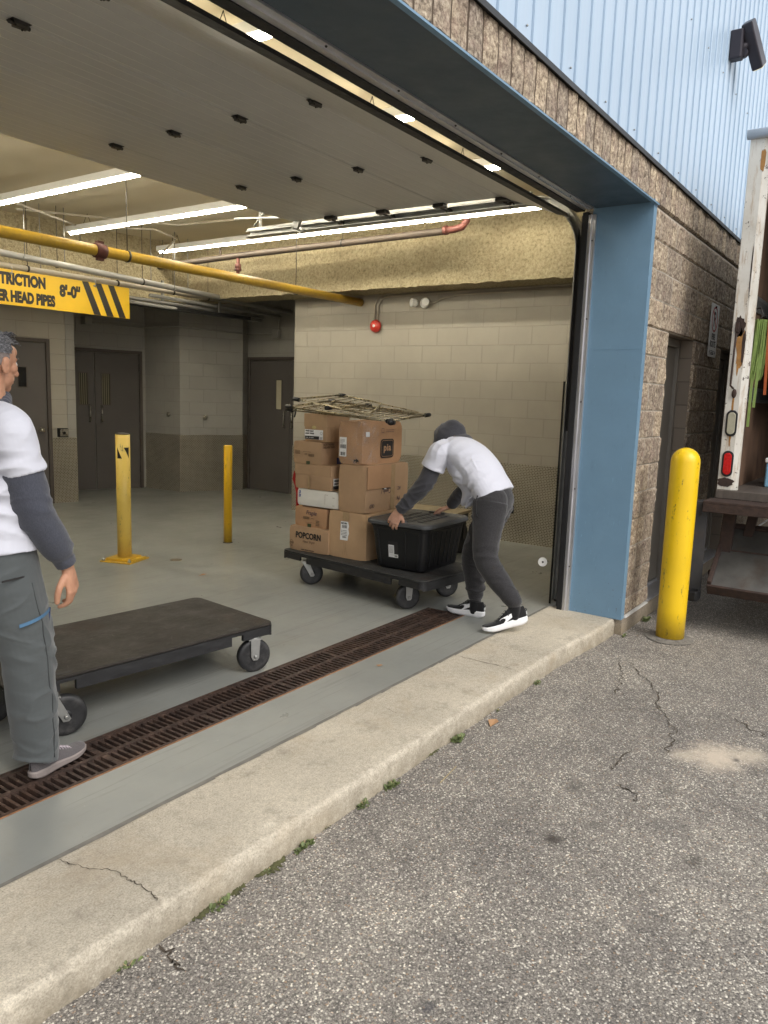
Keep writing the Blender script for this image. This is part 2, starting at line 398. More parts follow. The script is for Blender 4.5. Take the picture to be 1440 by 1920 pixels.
def m_tread():
    """raised lozenges, alternately turned, on metre UVs"""
    t=NT('diamond_plate'); uv=t.coord('UV'); P=.037
    s=t.n('SeparateXYZ'); t.link(uv,s.inputs[0])
    a=t.math('DIVIDE',t.math('ADD',s.outputs[0],s.outputs[1]),P); b=t.math('DIVIDE',t.math('SUBTRACT',s.outputs[0],s.outputs[1]),P)
    def loz(off,turn):
        fa=t.math('SUBTRACT',t.math('FRACT',t.math('ADD',a,off)),.5); fb=t.math('SUBTRACT',t.math('FRACT',t.math('ADD',b,off)),.5)
        la,lb=(2.8,8.0) if turn else (8.0,2.8)
        q=t.math('ADD',t.math('POWER',t.math('MULTIPLY',t.math('ABSOLUTE',fa),la),2.),t.math('POWER',t.math('MULTIPLY',t.math('ABSOLUTE',fb),lb),2.))
        return t.math('SUBTRACT',1.,q,clamp=True)
    h=t.math('MAXIMUM',loz(0.,True),loz(.5,False))
    co=t.coord()
    C=t.ramp(t.noise(co,3,5,.6),[(.3,(.22,.195,.15)),(.7,(.36,.325,.255))])
    C=t.mix(t.ramp(h,[(0.,0.),(.3,.9)]),C,(.92,.87,.74))
    rr=t.ramp(t.noise(co,5,5,.7),[(.3,.34),(.7,.5)])
    nm=t.bump(h,1.0,.006); nm=t.bump(t.noise(co,1.5,3,.5),.25,.03,nm)
    return t.out(C,rr,.75,nm)
MTREAD=m_tread()
def m_spray():
    t=NT('sprayed_fireproofing'); co=t.coord(); n=t.noise(co,34,7,.75)
    C=t.ramp(n,[(.3,(.19,.155,.09)),(.5,(.45,.38,.24)),(.7,(.58,.50,.34))])
    C=t.mix(t.ramp(t.noise(co,1.6,5,.7),[(.45,0.),(.75,.45)]),C,(.20,.15,.085))
    return t.out(C,.97,0,t.bump(n,1.,.03),Specular_IOR_Level=.1)
MSPRAY=m_spray()
MCEIL=mat('cream_ceiling_paint',(.56,.495,.36),.8,var=.07,vs=.8,bump=.1,bs=10)
def m_panel():
    t=NT('sectional_door_skin'); co=t.coord(); s=t.n('SeparateXYZ'); t.link(co,s.inputs[0])
    g=t.math('FRACT',t.math('MULTIPLY',s.outputs[1],12.0)); h=t.ramp(g,[(.0,0.),(.06,1.),(.94,1.),(1.,0.)])
    C=t.ramp(t.noise(co,1.5,4,.6),[(.3,(.53,.515,.485)),(.7,(.59,.575,.545))])
    C=t.mix(t.ramp(g,[(.0,.8),(.07,0.),(.93,0.),(1.,.8)]),C,(.80,.78,.72))
    return t.out(C,.36,0,t.bump(h,.7,.006),Specular_IOR_Level=.5)
MPANEL=m_panel()
def m_card(name,c,var=.1):
    t=NT(name); co=t.coord()
    C=t.ramp(t.noise(co,5,5,.6),[(.3,tuple(x*(1-var) for x in c)),(.7,tuple(x*(1+var) for x in c))])
    C=t.mix(t.ramp(t.noise(co,12,6,.75),[(.6,0.),(.8,.2)]),C,tuple(x*.6 for x in c))
    s=t.n('SeparateXYZ'); t.link(co,s.inputs[0])
    w=t.math('SINE',t.math('MULTIPLY',t.math('ADD',s.outputs[0],s.outputs[1]),900.))
    nm=t.bump(w,.05,.001); nm=t.bump(t.noise(co,9,4,.6),.22,.012,nm)
    return t.out(C,.78,0,nm,Specular_IOR_Level=.25)
MCARD=m_card('brown_cardboard',(.385,.252,.148)); MCARD2=m_card('tan_cardboard',(.44,.29,.165)); MCARD3=m_card('orange_brown_cardboard',(.40,.235,.128)); MCARDW=m_card('white_cardboard',(.68,.66,.60),.05)
MTAPE=mat('packing_tape',(.36,.25,.14),.2,var=.1,vs=30,bump=.3,bs=60)
def m_film():
    t=NT('stretch_film'); co=t.coord(); n=t.noise(co,9,6,.7,1.5)
    m=t.out((.85,.83,.8),.14,0,t.bump(n,.9,.03)); t.link(t.ramp(n,[(.50,.02),(.72,.26)]),t.b.inputs['Alpha']); return m
MFILM=m_film()
MLABEL=mat('white_paper_label',(.74,.74,.73),.5,var=.05); MINK=mat('black_ink',(.02,.018,.018),.6,var=.2); MFADE=mat('faded_print',(.16,.10,.055),.7,var=.2,vs=200)
MPEN=mat('marker_pen',(.05,.035,.06),.6,var=.2); MINKB=mat('blue_print',(.03,.07,.25),.6); MGRN=mat('green_print',(.05,.07,.03),.6); MBLUP=mat('dark_blue_print',(.03,.035,.14),.6)
# ---- metals, plastics, paints
MGALV=mat('galvanised_steel',(.36,.36,.345),.48,.85,var=.18,vs=14,bump=.1,bs=60); MALU=mat('aluminium_strip',(.66,.66,.68),.38,.85,var=.12,vs=9,stretch=(1,1,.2))
MDKSTEEL=mat('dark_steel',(.06,.055,.05),.45,.7,var=.3,vs=15,bump=.15,bs=90); MRUBBER=mat('black_rubber',(.010,.010,.011),.6,var=.3,vs=20,bump=.2,bs=120)
MTYRE=mat('grey_black_caster_tyre',(.016,.016,.017),.5,var=.35,vs=30,bump=.2,bs=120,stain=(.10,.095,.09),ss=16,sa=.5)
MHUBP=mat('caster_hub_plastic',(.009,.009,.010),.4,var=.3,vs=30)
def m_deck(name,top):
    t=NT(name); co=t.coord()
    mp=t.n('Mapping'); t.link(co,mp.inputs[0]); mp.inputs['Scale'].default_value=(1.2,14,14)
    C=t.ramp(t.noise(co,4,5,.65),[(.3,tuple(x*.75 for x in top)),(.7,tuple(x*1.35 for x in top))])
    C=t.mix(t.ramp(t.noise(mp.outputs[0],5,7,.8,.3),[(.50,0.),(.66,.8)]),C,tuple(min(1,x*2.9) for x in top))
    C=t.mix(t.ramp(t.noise(co,2.2,4,.6),[(.62,0.),(.7,.5)]),C,(.035,.018,.012))
    v=t.n('TexVoronoi',Scale=30.0,_feature='DISTANCE_TO_EDGE'); mp2=t.n('Mapping'); t.link(co,mp2.inputs[0]); mp2.inputs['Scale'].default_value=(.35,1,1); t.link(mp2.outputs[0],v.inputs['Vector'])
    C=t.mix(t.math('MULTIPLY',t.ramp(v.outputs['Distance'],[(0.,.6),(.012,0.)]),t.noise(co,7,4,.7)),C,(.22,.2,.18))
    nm=t.bump(t.noise(mp.outputs[0],22,5,.7),.3,.004); nm=t.bump(t.noise(co,160,3,.6),.3,.002,nm)
    return t.out(C,t.ramp(t.noise(co,6,4,.7),[(.3,.48),(.7,.72)]),0,nm,Specular_IOR_Level=.25)
MDECK=m_deck('dark_brown_worn_plastic',(.021,.0175,.0145)); MDECK2=m_deck('charcoal_worn_plastic',(.025,.0255,.025))
MSKIRT=mat('black_structural_foam',(.014,.014,.015),.5,var=.35,vs=9,bump=.3,bs=60,stain=(.05,.05,.053),ss=11,sa=.4,stretch=(1,1,4))
def m_yellow(name,c,sc=(.06,.05,.03),hi=.26,rough=.38):
    t=NT(name); co=t.coord()
    C=t.ramp(t.noise(co,2.5,4,.6),[(.3,tuple(x*.9 for x in c)),(.7,tuple(min(1,x*1.07) for x in c))])
    mp=t.n('Mapping'); t.link(co,mp.inputs[0]); mp.inputs['Scale'].default_value=(1,1,.35)
    s=t.noise(mp.outputs[0],26,6,.8); C=t.mix(t.ramp(s,[(.60,0.),(.67,.85)]),C,sc)
    C=t.mix(t.ramp(t.noise(co,5,6,.7),[(.5,0.),(.8,hi)]),C,tuple(x*.55 for x in c))
    sz=t.n('SeparateXYZ'); t.link(co,sz.inputs[0]); C=t.mix(t.math('MULTIPLY',t.ramp(sz.outputs['Z'],[(0.,.7),(.22,0.)]),t.noise(co,30,5,.8)),C,(.10,.08,.05))
    return t.out(C,rough,0,t.bump(t.noise(co,18,4,.6),.12,.008),Specular_IOR_Level=.5)
MYEL=m_yellow('yellow_bollard_sleeve',(.86,.56,.012),hi=.08,rough=.33); t_=None
MYELP=m_yellow('pale_yellow_enamel',(.80,.57,.12),hi=.12); MYELD=m_yellow('deep_yellow_enamel',(.80,.47,.012),hi=.12); MYPIPE=m_yellow('yellow_gas_pipe_paint',(.66,.40,.015),sc=(.25,.16,.06),rough=.4)
MSIGNY=mat('yellow_sign_face',(.80,.50,.02),.4,var=.05); MSIGNK=mat('black_sign_print',(.022,.018,.014),.45,var=.2)
MPIPEG=mat('grey_painted_pipe',(.30,.29,.27),.5,.1,var=.12,vs=6); MPIPEC=mat('cream_painted_pipe',(.46,.41,.33),.5,.1,var=.12,vs=6)
MPIPEB=mat('brown_iron_pipe',(.055,.04,.028),.6,.1,var=.3,vs=12,bump=.2,bs=60); MRUST=mat('red_oxide_coupling',(.095,.026,.018),.6,.1,var=.3,vs=20,bump=.3,bs=80)
MDOOR=mat('taupe_steel_door',(.11,.098,.090),.42,var=.08,vs=3,bump=.05,bs=30); MDOORD=mat('taupe_door_frame',(.085,.07,.06),.45,var=.1,vs=5)
MDOORE=mat('dark_olive_steel_door',(.24,.22,.19),.4,var=.1,vs=3); MBLACKM=mat('black_metal',(.012,.012,.012),.4,.5,var=.2)
MGLASS=mat('lit_wired_glass',(.55,.5,.36),.15,var=.1); MGLASSD=mat('dark_glass',(.01,.011,.014),.08,var=.2)
MSTEEL=mat('brushed_steel',(.45,.42,.36),.3,.95,var=.15,vs=25); MWHITEP=mat('white_plastic',(.74,.73,.70),.4,var=.05)
MRED=mat('red_enamel',(.52,.035,.02),.3,var=.15,vs=10); MREDT=mat('red_powder_coat',(.42,.012,.012),.3,var=.12)
def m_grate():
    t=NT('rusty_cast_iron'); co=t.coord()
    C=t.ramp(t.noise(co,22,6,.75),[(.35,(.028,.019,.016)),(.55,(.075,.048,.038)),(.72,(.17,.115,.09))])
    C=t.mix(t.ramp(t.noise(co,3,5,.7),[(.5,0.),(.75,.5)]),C,(.14,.075,.045))
    return t.out(C,.62,.35,t.bump(t.noise(co,130,5,.7),.7,.003))
MGRATE=m_grate(); MRUSTE=mat('orange_rust_edge',(.25,.12,.055),.85,var=.4,vs=24,bump=.5,bs=90); MPIT=mat('drain_pit_dirt',(.018,.013,.010),.9,var=.5,vs=30)
def m_truck():
    t=NT('chalky_white_truck_paint'); co=t.coord()
    C=t.ramp(t.noise(co,3,5,.65),[(.3,(.60,.57,.50)),(.7,(.74,.72,.66))])
    mp=t.n('Mapping'); t.link(co,mp.inputs[0]); mp.inputs['Scale'].default_value=(1,1,.14)
    k=t.noise(mp.outputs[0],22,5,.7); C=t.mix(t.ramp(k,[(.52,0.),(.70,.8)]),C,(.36,.215,.085))
    C=t.mix(t.ramp(t.noise(co,2.2,6,.7),[(.48,0.),(.75,.4)]),C,(.33,.29,.22))
    d=t.noise(co,21,6,.78); C=t.mix(t.ramp(d,[(.61,0.),(.63,.95)]),C,(.055,.032,.022))
    return t.out(C,.5,0,t.bump(d,.3,.004))
MTRUCK=m_truck()
MRUSTB=mat('flaking_brown_rust',(.045,.027,.021),.85,var=.5,vs=22,bump=.8,bs=60); MRUSTO=mat('orange_rust_run',(.38,.19,.055),.7,var=.35,vs=18)
MPLY=mat('stained_plywood_lining',(.16,.095,.06),.7,var=.45,vs=3,bump=.3,bs=40,stain=(.035,.02,.015),ss=5,sa=.8,stretch=(1,1,.6))
MTFLOOR=mat('worn_truck_deck',(.10,.082,.068),.7,var=.3,vs=7,bump=.3,bs=50,stretch=(.4,3,1)); MLGATE=mat('scuffed_steel_plate',(.13,.125,.115),.5,.55,var=.3,vs=6,bump=.25,bs=70,stain=(.10,.06,.035),ss=4,sa=.6)
MLGATED=mat('dark_painted_steel',(.045,.045,.047),.55,.3,var=.3,vs=8,bump=.4,bs=50,stain=(.10,.06,.04),ss=7,sa=.4)
MLENSR=mat('red_lens',(.55,.008,.012),.15,var=.3,vs=70,bump=.5,bs=110); MLENSC=mat('clear_lens',(.42,.40,.30),.15,var=.15,vs=30,bump=.3,bs=60)
MGREEN=mat('lime_webbing',(.26,.36,.10),.7,var=.15,vs=30); MORANGE=mat('orange_webbing',(.45,.10,.025),.7,var=.15); MNAVY=mat('navy_blanket',(.025,.04,.10),.9,var=.3,vs=30); MCYAN=mat('light_blue_case',(.22,.45,.62),.5)
MTOTE=mat('black_tote_plastic',(.0045,.0048,.006),.38,var=.15,vs=8,bump=.06,bs=300); MLID=mat('grey_tote_lid',(.058,.060,.062),.42,var=.12,vs=6,bump=.08,bs=250)
MBRASS=mat('champagne_metal_tube',(.34,.29,.19),.30,.9,var=.15,vs=30)
MFIX=mat('bronze_fixture_housing',(.030,.026,.034),.42,.3,var=.15); MTUBE=emis('lit_tube_lens',(1.0,.935,.77),34.0)
MTRIM=mat('dark_flashing',(.03,.032,.034),.5,.2,var=.2)
MLEAF=mat('weed_leaf',(.13,.165,.06),.6,var=.4,vs=40); MSTEM=mat('dry_stalk',(.38,.30,.16),.8,var=.2)
MDRYLEAF=mat('dry_leaf',(.42,.24,.12),.8,var=.2)
MWOODC=mat('pale_worn_wood',(.30,.24,.15),.7,var=.25,vs=5,stretch=(1,6,1),bump=.2,bs=60)
# ================================================================ ground
ZA=-.12
def sheet(mb,x0,y0,x1,y1,z,mi=0): mb.add([(x0,y0,z),(x1,y0,z),(x1,y1,z),(x0,y1,z)],[(0,1,2,3)],mi)
g=MB(); sheet(g,-150,-150,150,1.95,ZA); sheet(g,-150,1.95,-7,150,ZA); sheet(g,16,1.95,150,150,ZA)
GR=obj('ground',g,MA); tag(GR,'grey worn asphalt yard with pale stones showing','ground',kind='structure')
def crackpath(pts,w,mb,z,mi=0,jit=.012,sub=7,seed=1):
    rnd=random.Random(seed); P=[]
    for i in range(len(pts)-1):
        a=Vector(pts[i]); b=Vector(pts[i+1])
        for k in range(sub):
            q=a.lerp(b,k/sub); P.append(Vector((q.x+rnd.uniform(-jit,jit),q.y+rnd.uniform(-jit,jit))))
    P.append(Vector(pts[-1]))
    for i in range(len(P)-1):
        d=(P[i+1]-P[i]).normalized(); n=Vector((-d.y,d.x))
        def ww(k): return w*(.25+.75*abs(noise.noise(Vector((k*.7,seed*3.1,0)))*2))*(1 if 0<k<len(P)-1 else .2)
        a,b=ww(i),ww(i+1)
        zz=z
        mb.add([(*(P[i]-n*a/2),zz),(*(P[i+1]-n*b/2),zz),(*(P[i+1]+n*b/2),zz),(*(P[i]+n*a/2),zz)],[(0,1,2,3)],mi)
cr=MB()
for sd,pts in enumerate([[(5.074,1.45),(4.88,1.337),(4.725,1.192),(4.519,1.109),(4.359,1.058),(4.153,.917),(4.005,.893),(3.797,.864)],[(4.431,1.345),(4.543,1.342),(4.782,1.41),(5.026,1.507)],[(4.501,.675),(4.407,.603),(4.354,.49)],
     [(3.746,1.021),(3.559,1.027),(3.453,1.031)],[(3.341,.969),(3.331,.904),(3.236,.84)],[(1.425,1.76),(1.408,1.70),(1.391,1.624)]]):
    crackpath(pts,.009,cr,ZA+.0035,jit=.018,seed=sd+3)
obj('crack',cr,MCRACK,GR)

# ---- concrete apron with a worn rounded nose
def apron(u,v):
    x=-7+12.62*u
    prof=[(2.262,0),(2.1,0),(1.95,0),(1.83,-.0005),(1.775,-.0015),(1.757,-.004),(1.747,-.011),(1.742,-.024),(1.740,-.07),(1.736,-.13)]
    k=v*(len(prof)-1); i=min(int(k),len(prof)-2); f=k-i
    y=prof[i][0]*(1-f)+prof[i+1][0]*f; z=prof[i][1]*(1-f)+prof[i+1][1]*f
    if v>.35:
        n1=noise.noise(Vector((x*6,z*9,1))); n2=noise.noise(Vector((x*28,z*30,2)))
        y+=.006*n1+.006*n2+.004*noise.noise(Vector((x*70,z*60,5))); 
        if v<.9: z+=-.004*abs(n2)-(.012*max(0,noise.noise(Vector((x*4.3,7,0)))-.28) if v>.4 else 0)
    k2=max(0.,min(1.,(5.55-x)/1.0)); k2=k2*k2*(3-2*k2); y+=(.046*k2+.005*math.sin(x*2.1))*min(1,max(0,(v-.2)*5))
    return (x,y,z)
a=MB(); a.grid(apron,1000,27,sm=True)
a.add([(-7,2.262,0),(-7,2.262,-.14),(5.62,2.262,-.14),(5.62,2.262,0)],[(0,1,2,3)])
AP=obj('sidewalk',a,MCONC); tag(AP,'pale beige concrete apron strip between painted floor and asphalt','sidewalk',kind='structure')
c=MB(); crackpath([(1.377,2.256),(1.395,2.183),(1.419,2.113),(1.456,2.055),(1.453,1.975),(1.462,1.918),(1.453,1.841),(1.445,1.815)],.0055,c,.0022,jit=.005,seed=11)
crackpath([(4.103,2.234),(4.106,2.078),(4.11,1.899),(4.084,1.80)],.006,c,.0022,jit=.006,seed=12)
crackpath([(3.145,2.129),(3.127,2.034)],.003,c,.0022,jit=.004,seed=15)
obj('crack',c,MCRACK,AP)
# ---- painted floor inside, with the drain slot left open
f=MB(); DX=4.93
sheet(f,-7,2.262,16,2.642,0); sheet(f,-7,2.968,DX+.013,12.5,0); sheet(f,DX+.013,2.642,16,12.5,0); sheet(f,-7,12.5,16,13,0); sheet(f,5.621,1.9,16,2.262,-.001)
FL=obj('floor',f,MFLOOR); tag(FL,'semi-gloss grey painted floor inside the loading bay','floor',kind='structure')
pl=MB()   # darker uneven lip where the floor paint ends
rnd=random.Random(5); x=-3
while x<5.5:
    L=rnd.uniform(.08,.3); w=rnd.uniform(.004,.014); pl.add([(x,2.262-w,.0025),(x+L,2.262-rnd.uniform(.004,.014),.0025),(x+L,2.275,.0025),(x,2.275,.0025)],[(0,1,2,3)]); x+=L
obj('paint_edge',pl,mat('grimy_paint_edge',(.17,.16,.14),.7,var=.3,vs=20),FL)
cp=MB(); cp.lathe([(.055,0),(.055,.004),(.03,.006)],20,TM(4.753,5.646,0)); obj('floor_cleanout_cap',cp,mat('tan_cap',(.14,.11,.07),.5),FL)

# ================================================================ trench drain
td=thing('trench_drain','long rusty brown cast iron trench drain grate set in the floor','drain',(1.0,2.8,0))
p=MB(); p.box((-6.9,2.65,-.16),(DX,2.96,-.15)); p.box((-6.9,2.643,-.16),(DX,2.65,-.012)); p.box((-6.9,2.96,-.16),(DX,2.967,-.012)); p.box((DX,2.643,-.16),(DX+.012,2.967,-.012))
obj('channel',p,MPIT,td)
gr=MB(); ex=MB(); y0,y1=2.653,2.957; ym=2.805
gr.box((-6.9,y0,-.024),(DX,y0+.022,-.002)); gr.box((-6.9,y1-.022,-.024),(DX,y1,-.002)); gr.box((-6.9,ym-.012,-.024),(DX,ym+.012,-.002))
x=-2.0; k=0
while x<DX-.03:
    w=.013 if k%16 else .03
    for ya,yb in ((y0+.022,ym-.012),(ym+.012,y1-.022)): gr.box((x,ya,-.024),(x+w,yb,-.004))
    if k%2==0:
        for yy in (y0+.075,y1-.075): gr.box((x+.003,yy-.006,-.004),(x+.011,yy+.006,-.0015))
    x+=w+.021; k+=1
obj('grate',gr,MGRATE,td)
ex.box((-6.9,2.6435,-.012),(DX,2.652,.001)); obj('rusty_edge',ex,MRUSTE,td)
ex=MB(); ex.box((-6.9,2.958,-.012),(DX+.012,2.967,.0005)); ex.box((DX,2.6435,-.012),(DX+.012,2.957,.0005)); obj('frame_edge',ex,MGRATE,td)

# ================================================================ building shell
BLD=thing('warehouse_building','split face block and pale blue metal warehouse around the open loading bay','building',(5.64,1.7,0))
def P_(n,mb,m,**k): return obj(n,mb,m,BLD,**k)
YW=1.70
def split_wall(mb,x0,x1,z0,z1,y,vert=False,res=.0125,seed=0,back=.05):
    nu=max(2,int((x1-x0)/res)); nv=max(2,int((z1-z0)/res))
    bw=.1333 if vert else .4
    def fn(u,v):
        X=x0+(x1-x0)*u; Z=z0+(z1-z0)*v
        row=int(math.floor((Z+.05)/.2)) if not vert else 0
        xo=X+(.2 if (row%2 and not vert) else 0)
        du=abs((xo/bw+.5)%1-.5)*bw; dv=abs(((Z+.05)/.2+.5)%1-.5)*.2 if not vert else 1
        e=min(du/( .022 if vert else .014),dv/.012,1)
        id=math.floor(xo/bw)
        off=noise.noise(Vector((id*3.7,row*5.1,seed)))*.010
        n=.012*noise.noise(Vector((X*8,Z*8,seed)))+.009*noise.noise(Vector((X*23,Z*23,seed+4)))
        yy=y-.004-(e**.5)*(.012+off*.7+n*.7)
        if u in(0.,1.) or v in (0.,1.): yy=y+.004 if not(v==1.) else y-.004
        return (X,yy,Z)
    def uvf(u,v):
        X=x0+(x1-x0)*u; Z=z0+(z1-z0)*v
        return (X,Z+.05) if not vert else (X,Z-2.9)
    mb.grid(fn,nu,nv,uvf=uvf)
for a_ in ((5.665,6.24,.02,2.15,YW),(7.05,8.1,.02,2.15,YW,False,.0125,2),(9.0,10.2,.02,2.15,YW,False,.03,3),(5.665,10.2,2.15,2.96,YW,False,.015,4)):
    w=MB(); split_wall(w,*a_); P_('block_wall',w,MSPLIT)
for xa,xb in ((10.2,16),(-7,-2.03)): P_('block_wall',MB().add([(xa,YW-.01,.02),(xb,YW-.01,.02),(xb,YW-.01,2.96),(xa,YW-.01,2.96)],[(0,1,2,3)]),MSPLIT)
s=MB(); split_wall(s,.9,9.2,2.975,3.20,YW,True,seed=6)
s.add([(-7,YW-.01,2.975),(.9,YW-.01,2.975),(.9,YW-.01,3.2),(-7,YW-.01,3.2)],[(0,1,2,3)]); s.add([(9.2,YW-.01,2.975),(16,YW-.01,2.975),(16,YW-.01,3.2),(9.2,YW-.01,3.2)],[(0,1,2,3)])
P_('fluted_block_course',s,MSOLD)
# solid core of the wall behind the faces (door openings left out)
c=MB()
for x0,x1 in ((5.68,6.24),(7.05,8.1),(9.0,16)): c.box((x0,YW+.006,.0),(x1,2.2,2.15))
c.box((5.68,YW+.007,2.152),(16,2.199,3.19)); c.box((-7,YW+.008,3.035),(5.68,2.14,3.19)); c.box((-7,YW+.006,0),(-2.03,2.2,3.018)); c.box((-7,2.14,3.2),(5.68,2.2,3.6))
P_('wall_core',c,MSMOOTHBLK)
fd=MB(); fd.box((5.625,YW-.012,-.14),(16,2.0,.0)); P_('foundation',fd,MFOUND)
fl=MB(); fl.box((5.67,YW-.026,.004),(6.235,YW+.0,.016)); fl.box((7.055,YW-.026,.004),(8.095,YW,.016)); fl.box((9.005,YW-.026,.004),(16,YW,.016)); P_('drip_flashing',fl,MWHITEP)
# siding: lapped strips
sd=MB(); per=.178; x=-7+.05
prof=[(0,-.004),(.002,.006),(.006,.006),(.010,-.012),(.03,-.014),(.085,-.011),(.13,-.006),(.174,-.004)]
xs=[];
while x<16:
    for dx,dy in prof: xs.append((x+dx,YW+.01+dy))
    x+=per
n=len(xs); vs=[(a,b,3.225) for a,b in xs]+[(a,b,9.0) for a,b in xs]
sd.add(vs,[(i,i+1,n+i+1,n+i) for i in range(n-1)])
scw=sd
for r_ in (3.30,4.35,5.4):
    for k in range(30): scw.ball((2.5+k*per*1.0*3-.08,YW-.003,r_),.006,6,4,1)
P_('metal_siding',sd,[MSIDING,MGALV])
sb=MB(); sb.box((-7,YW+.03,3.21),(16,2.2,9.0)); P_('siding_backing',sb,MTRIM)
tr=MB(); tr.box((-7,YW-.034,3.198),(16,YW+.019,3.214)); tr.box((-7,YW-.036,3.186),(16,YW-.031,3.214)); P_('base_flashing',tr,MTRIM)
# blue steel casing round the opening
JX=5.60
b=MB(); b.box((JX,YW-.006,.0),(JX+.075,2.12,3.04)); b.box((JX-.0,YW-.012,.0),(JX+.07,YW-.006,3.0)); b.box((JX-.0015,YW,1.98),(JX,2.09,1.983))
P_('door_jamb',b,MBLUE,bevel=.006,seg=2)
b=MB(); b.box((-2.03,YW-.004,2.975),(JX-.002,2.104,3.03)); P_('lintel_soffit',b,MBLUESHADE,bevel=.004)
b=MB(); b.box((-2.06,YW-.006,0),(-2.0,2.12,2.963)); P_('door_jamb',b,MBLUE)
lp=MB(); lp.box((-2.03,YW-.030,2.964),(JX+.06,YW-.004,2.9735)); P_('drip_edge',lp,MBLUE)
# aluminium strips and rubber seals
al=MB(); al.box((JX-.022,2.09,.0),(JX-.002,2.145,2.93)); al.box((JX-.034,2.118,.0),(JX-.022,2.124,2.93)); al.box((-2.0,2.105,2.968),(JX-.03,2.183,2.984)); al.box((-2.0,2.135,2.960),(JX-.03,2.141,2.968))
sc=al
for z in (.35,.95,1.6,2.2,2.75): sc.ball((JX-.024,2.105,z),.006,8,5,1)
for k in range(14): sc.ball((-1.6+k*.52,2.120,2.967),.006,8,5,1)
P_('seal_retainer',al,[MALU,MDKSTEEL])
sr=MB(); sr.box((JX-.03,2.146,.0),(JX+.03,2.185,2.95)); sr.box((-2.0,2.184,2.962),(JX,2.245,2.99)); P_('rubber_seal',sr,MRUBBER)
# interior shell
HC=3.55
def wallseg(mb,P,Q,z0,z1,th=.12):
    P=Vector((*P,0)); Q=Vector((*Q,0)); d=(Q-P).normalized(); nn=Vector((-d.y,d.x,0))  # away from the room when P->Q runs with the room on its right
    vs=[(P.x,P.y,z0),(Q.x,Q.y,z0),(Q.x,Q.y,z1),(P.x,P.y,z1)]; e=nn*th
    vs+=[(v[0]+e.x,v[1]+e.y,v[2]) for v in vs]
    mb.add(vs,[(0,1,2,3),(5,4,7,6),(3,2,6,7),(1,5,6,2),(4,0,3,7)])
W0=(-3.0,11.42);W1=(6.335,9.555);W2=(6.48,10.66);W3=(8.03,10.24);W4=(8.066,9.46);W5=(8.99,9.04);W6=(9.20,9.14);W7=(9.03,7.02)
iw=MB()
wallseg(iw,W0,W1,0,HC)
P_('interior_wall',iw,MBLOCK)
iw=MB()
wallseg(iw,W1,W2,0,HC);wallseg(iw,W2,W3,0,HC);wallseg(iw,W3,W4,0,HC);wallseg(iw,W4,W5,0,HC);wallseg(iw,W5,W6,0,HC);wallseg(iw,W6,W7,0,HC)
P_('interior_wall',iw,MBLOCKD)
for a_,b_ in (((7.94,2.2,0),(9.02,7.02,HC)),((-3.1,2.2,0),(-3.0,11.5,HC)),((5.70,2.2,0),(7.94,2.21,HC))): P_('interior_wall',MB().box(a_,b_),MBLOCK)
ce=MB(); ce.box((-3.1,2.2,HC),(10,12,HC+.1)); P_('ceiling',ce,MCEIL)
bm_=MB()
def spray(mb,P,Q,z0,z1,depthdir,dep):
    P=Vector((*P,0));Q=Vector((*Q,0)); L=(Q-P).length; dd=Vector((*depthdir,0))
    nu=int(L/.04); nv=int((z1-z0)/.04)
    def fn(u,v):
        q=P.lerp(Q,u); k=.010*noise.noise(Vector((q.x*6,q.y*6,v*7)))+.009*noise.noise(Vector((q.x*25,q.y*25,v*20)))
        z=z0+(z1-z0)*v+ (k*1.2 if v==0 else 0); return (q.x-dd.x*k,q.y-dd.y*k,z)
    mb.grid(fn,nu,nv,sm=True)
    def fs(u,v):
        q=P.lerp(Q,u)+dd*dep*v; k=.02*noise.noise(Vector((q.x*9,q.y*9,3))); 
        if v==0: kk=.010*noise.noise(Vector((q.x*6,q.y*6,0)))+.009*noise.noise(Vector((q.x*25,q.y*25,0))); return (q.x-dd.x*kk,q.y-dd.y*kk,z0+kk*1.2)
        return (q.x,q.y,z0+k*.5)
    mb.grid(fs,nu,8,sm=True)
spray(bm_,(7.5,8.62),(7.5,2.2),2.82,HC,(1,0),.45)
P_('roof_beam',bm_,MSPRAY)
bm_=MB(); spray(bm_,(-3,9.9),(7.5,8.62),2.78,HC,(0,1),.5); P_('roof_beam',bm_,MSPRAY)
# tread plate wainscot
kp=MB(); kp.box((7.928,2.3,.0),(7.939,7.025,.89)); 
P_('kick_plate',kp,MTREAD)
def plate(P,Q,off=.008,z1=.89):
    P=Vector((*P,0));Q=Vector((*Q,0)); d=(Q-P).normalized(); nn=Vector((d.y,-d.x,0))*off; mb=MB(); L=(Q-P).length
    vs=[P+nn,Q+nn,Q+nn+Vector((0,0,z1)),P+nn+Vector((0,0,z1))]; 
    mb.add(vs,[(0,1,2,3)],uvs=[[(0,0),(L,0),(L,z1),(0,z1)]]); b=[v-nn for v in vs]
    mb.add(vs+b,[(0,4,5,1),(1,5,6,2),(2,6,7,3),(3,7,4,0)])
    P_('kick_plate',mb,MTREAD)
plate((6.0,9.622),W1); plate(W3,W4); plate(W4,W5); plate(W5,W6)
def wm(P,Q):  # local frame on a wall: x along, y up, z out of the wall into the room
    P=Vector((*P,0));Q=Vector((*Q,0)); return frame(P,Q-P,(0,0,1))
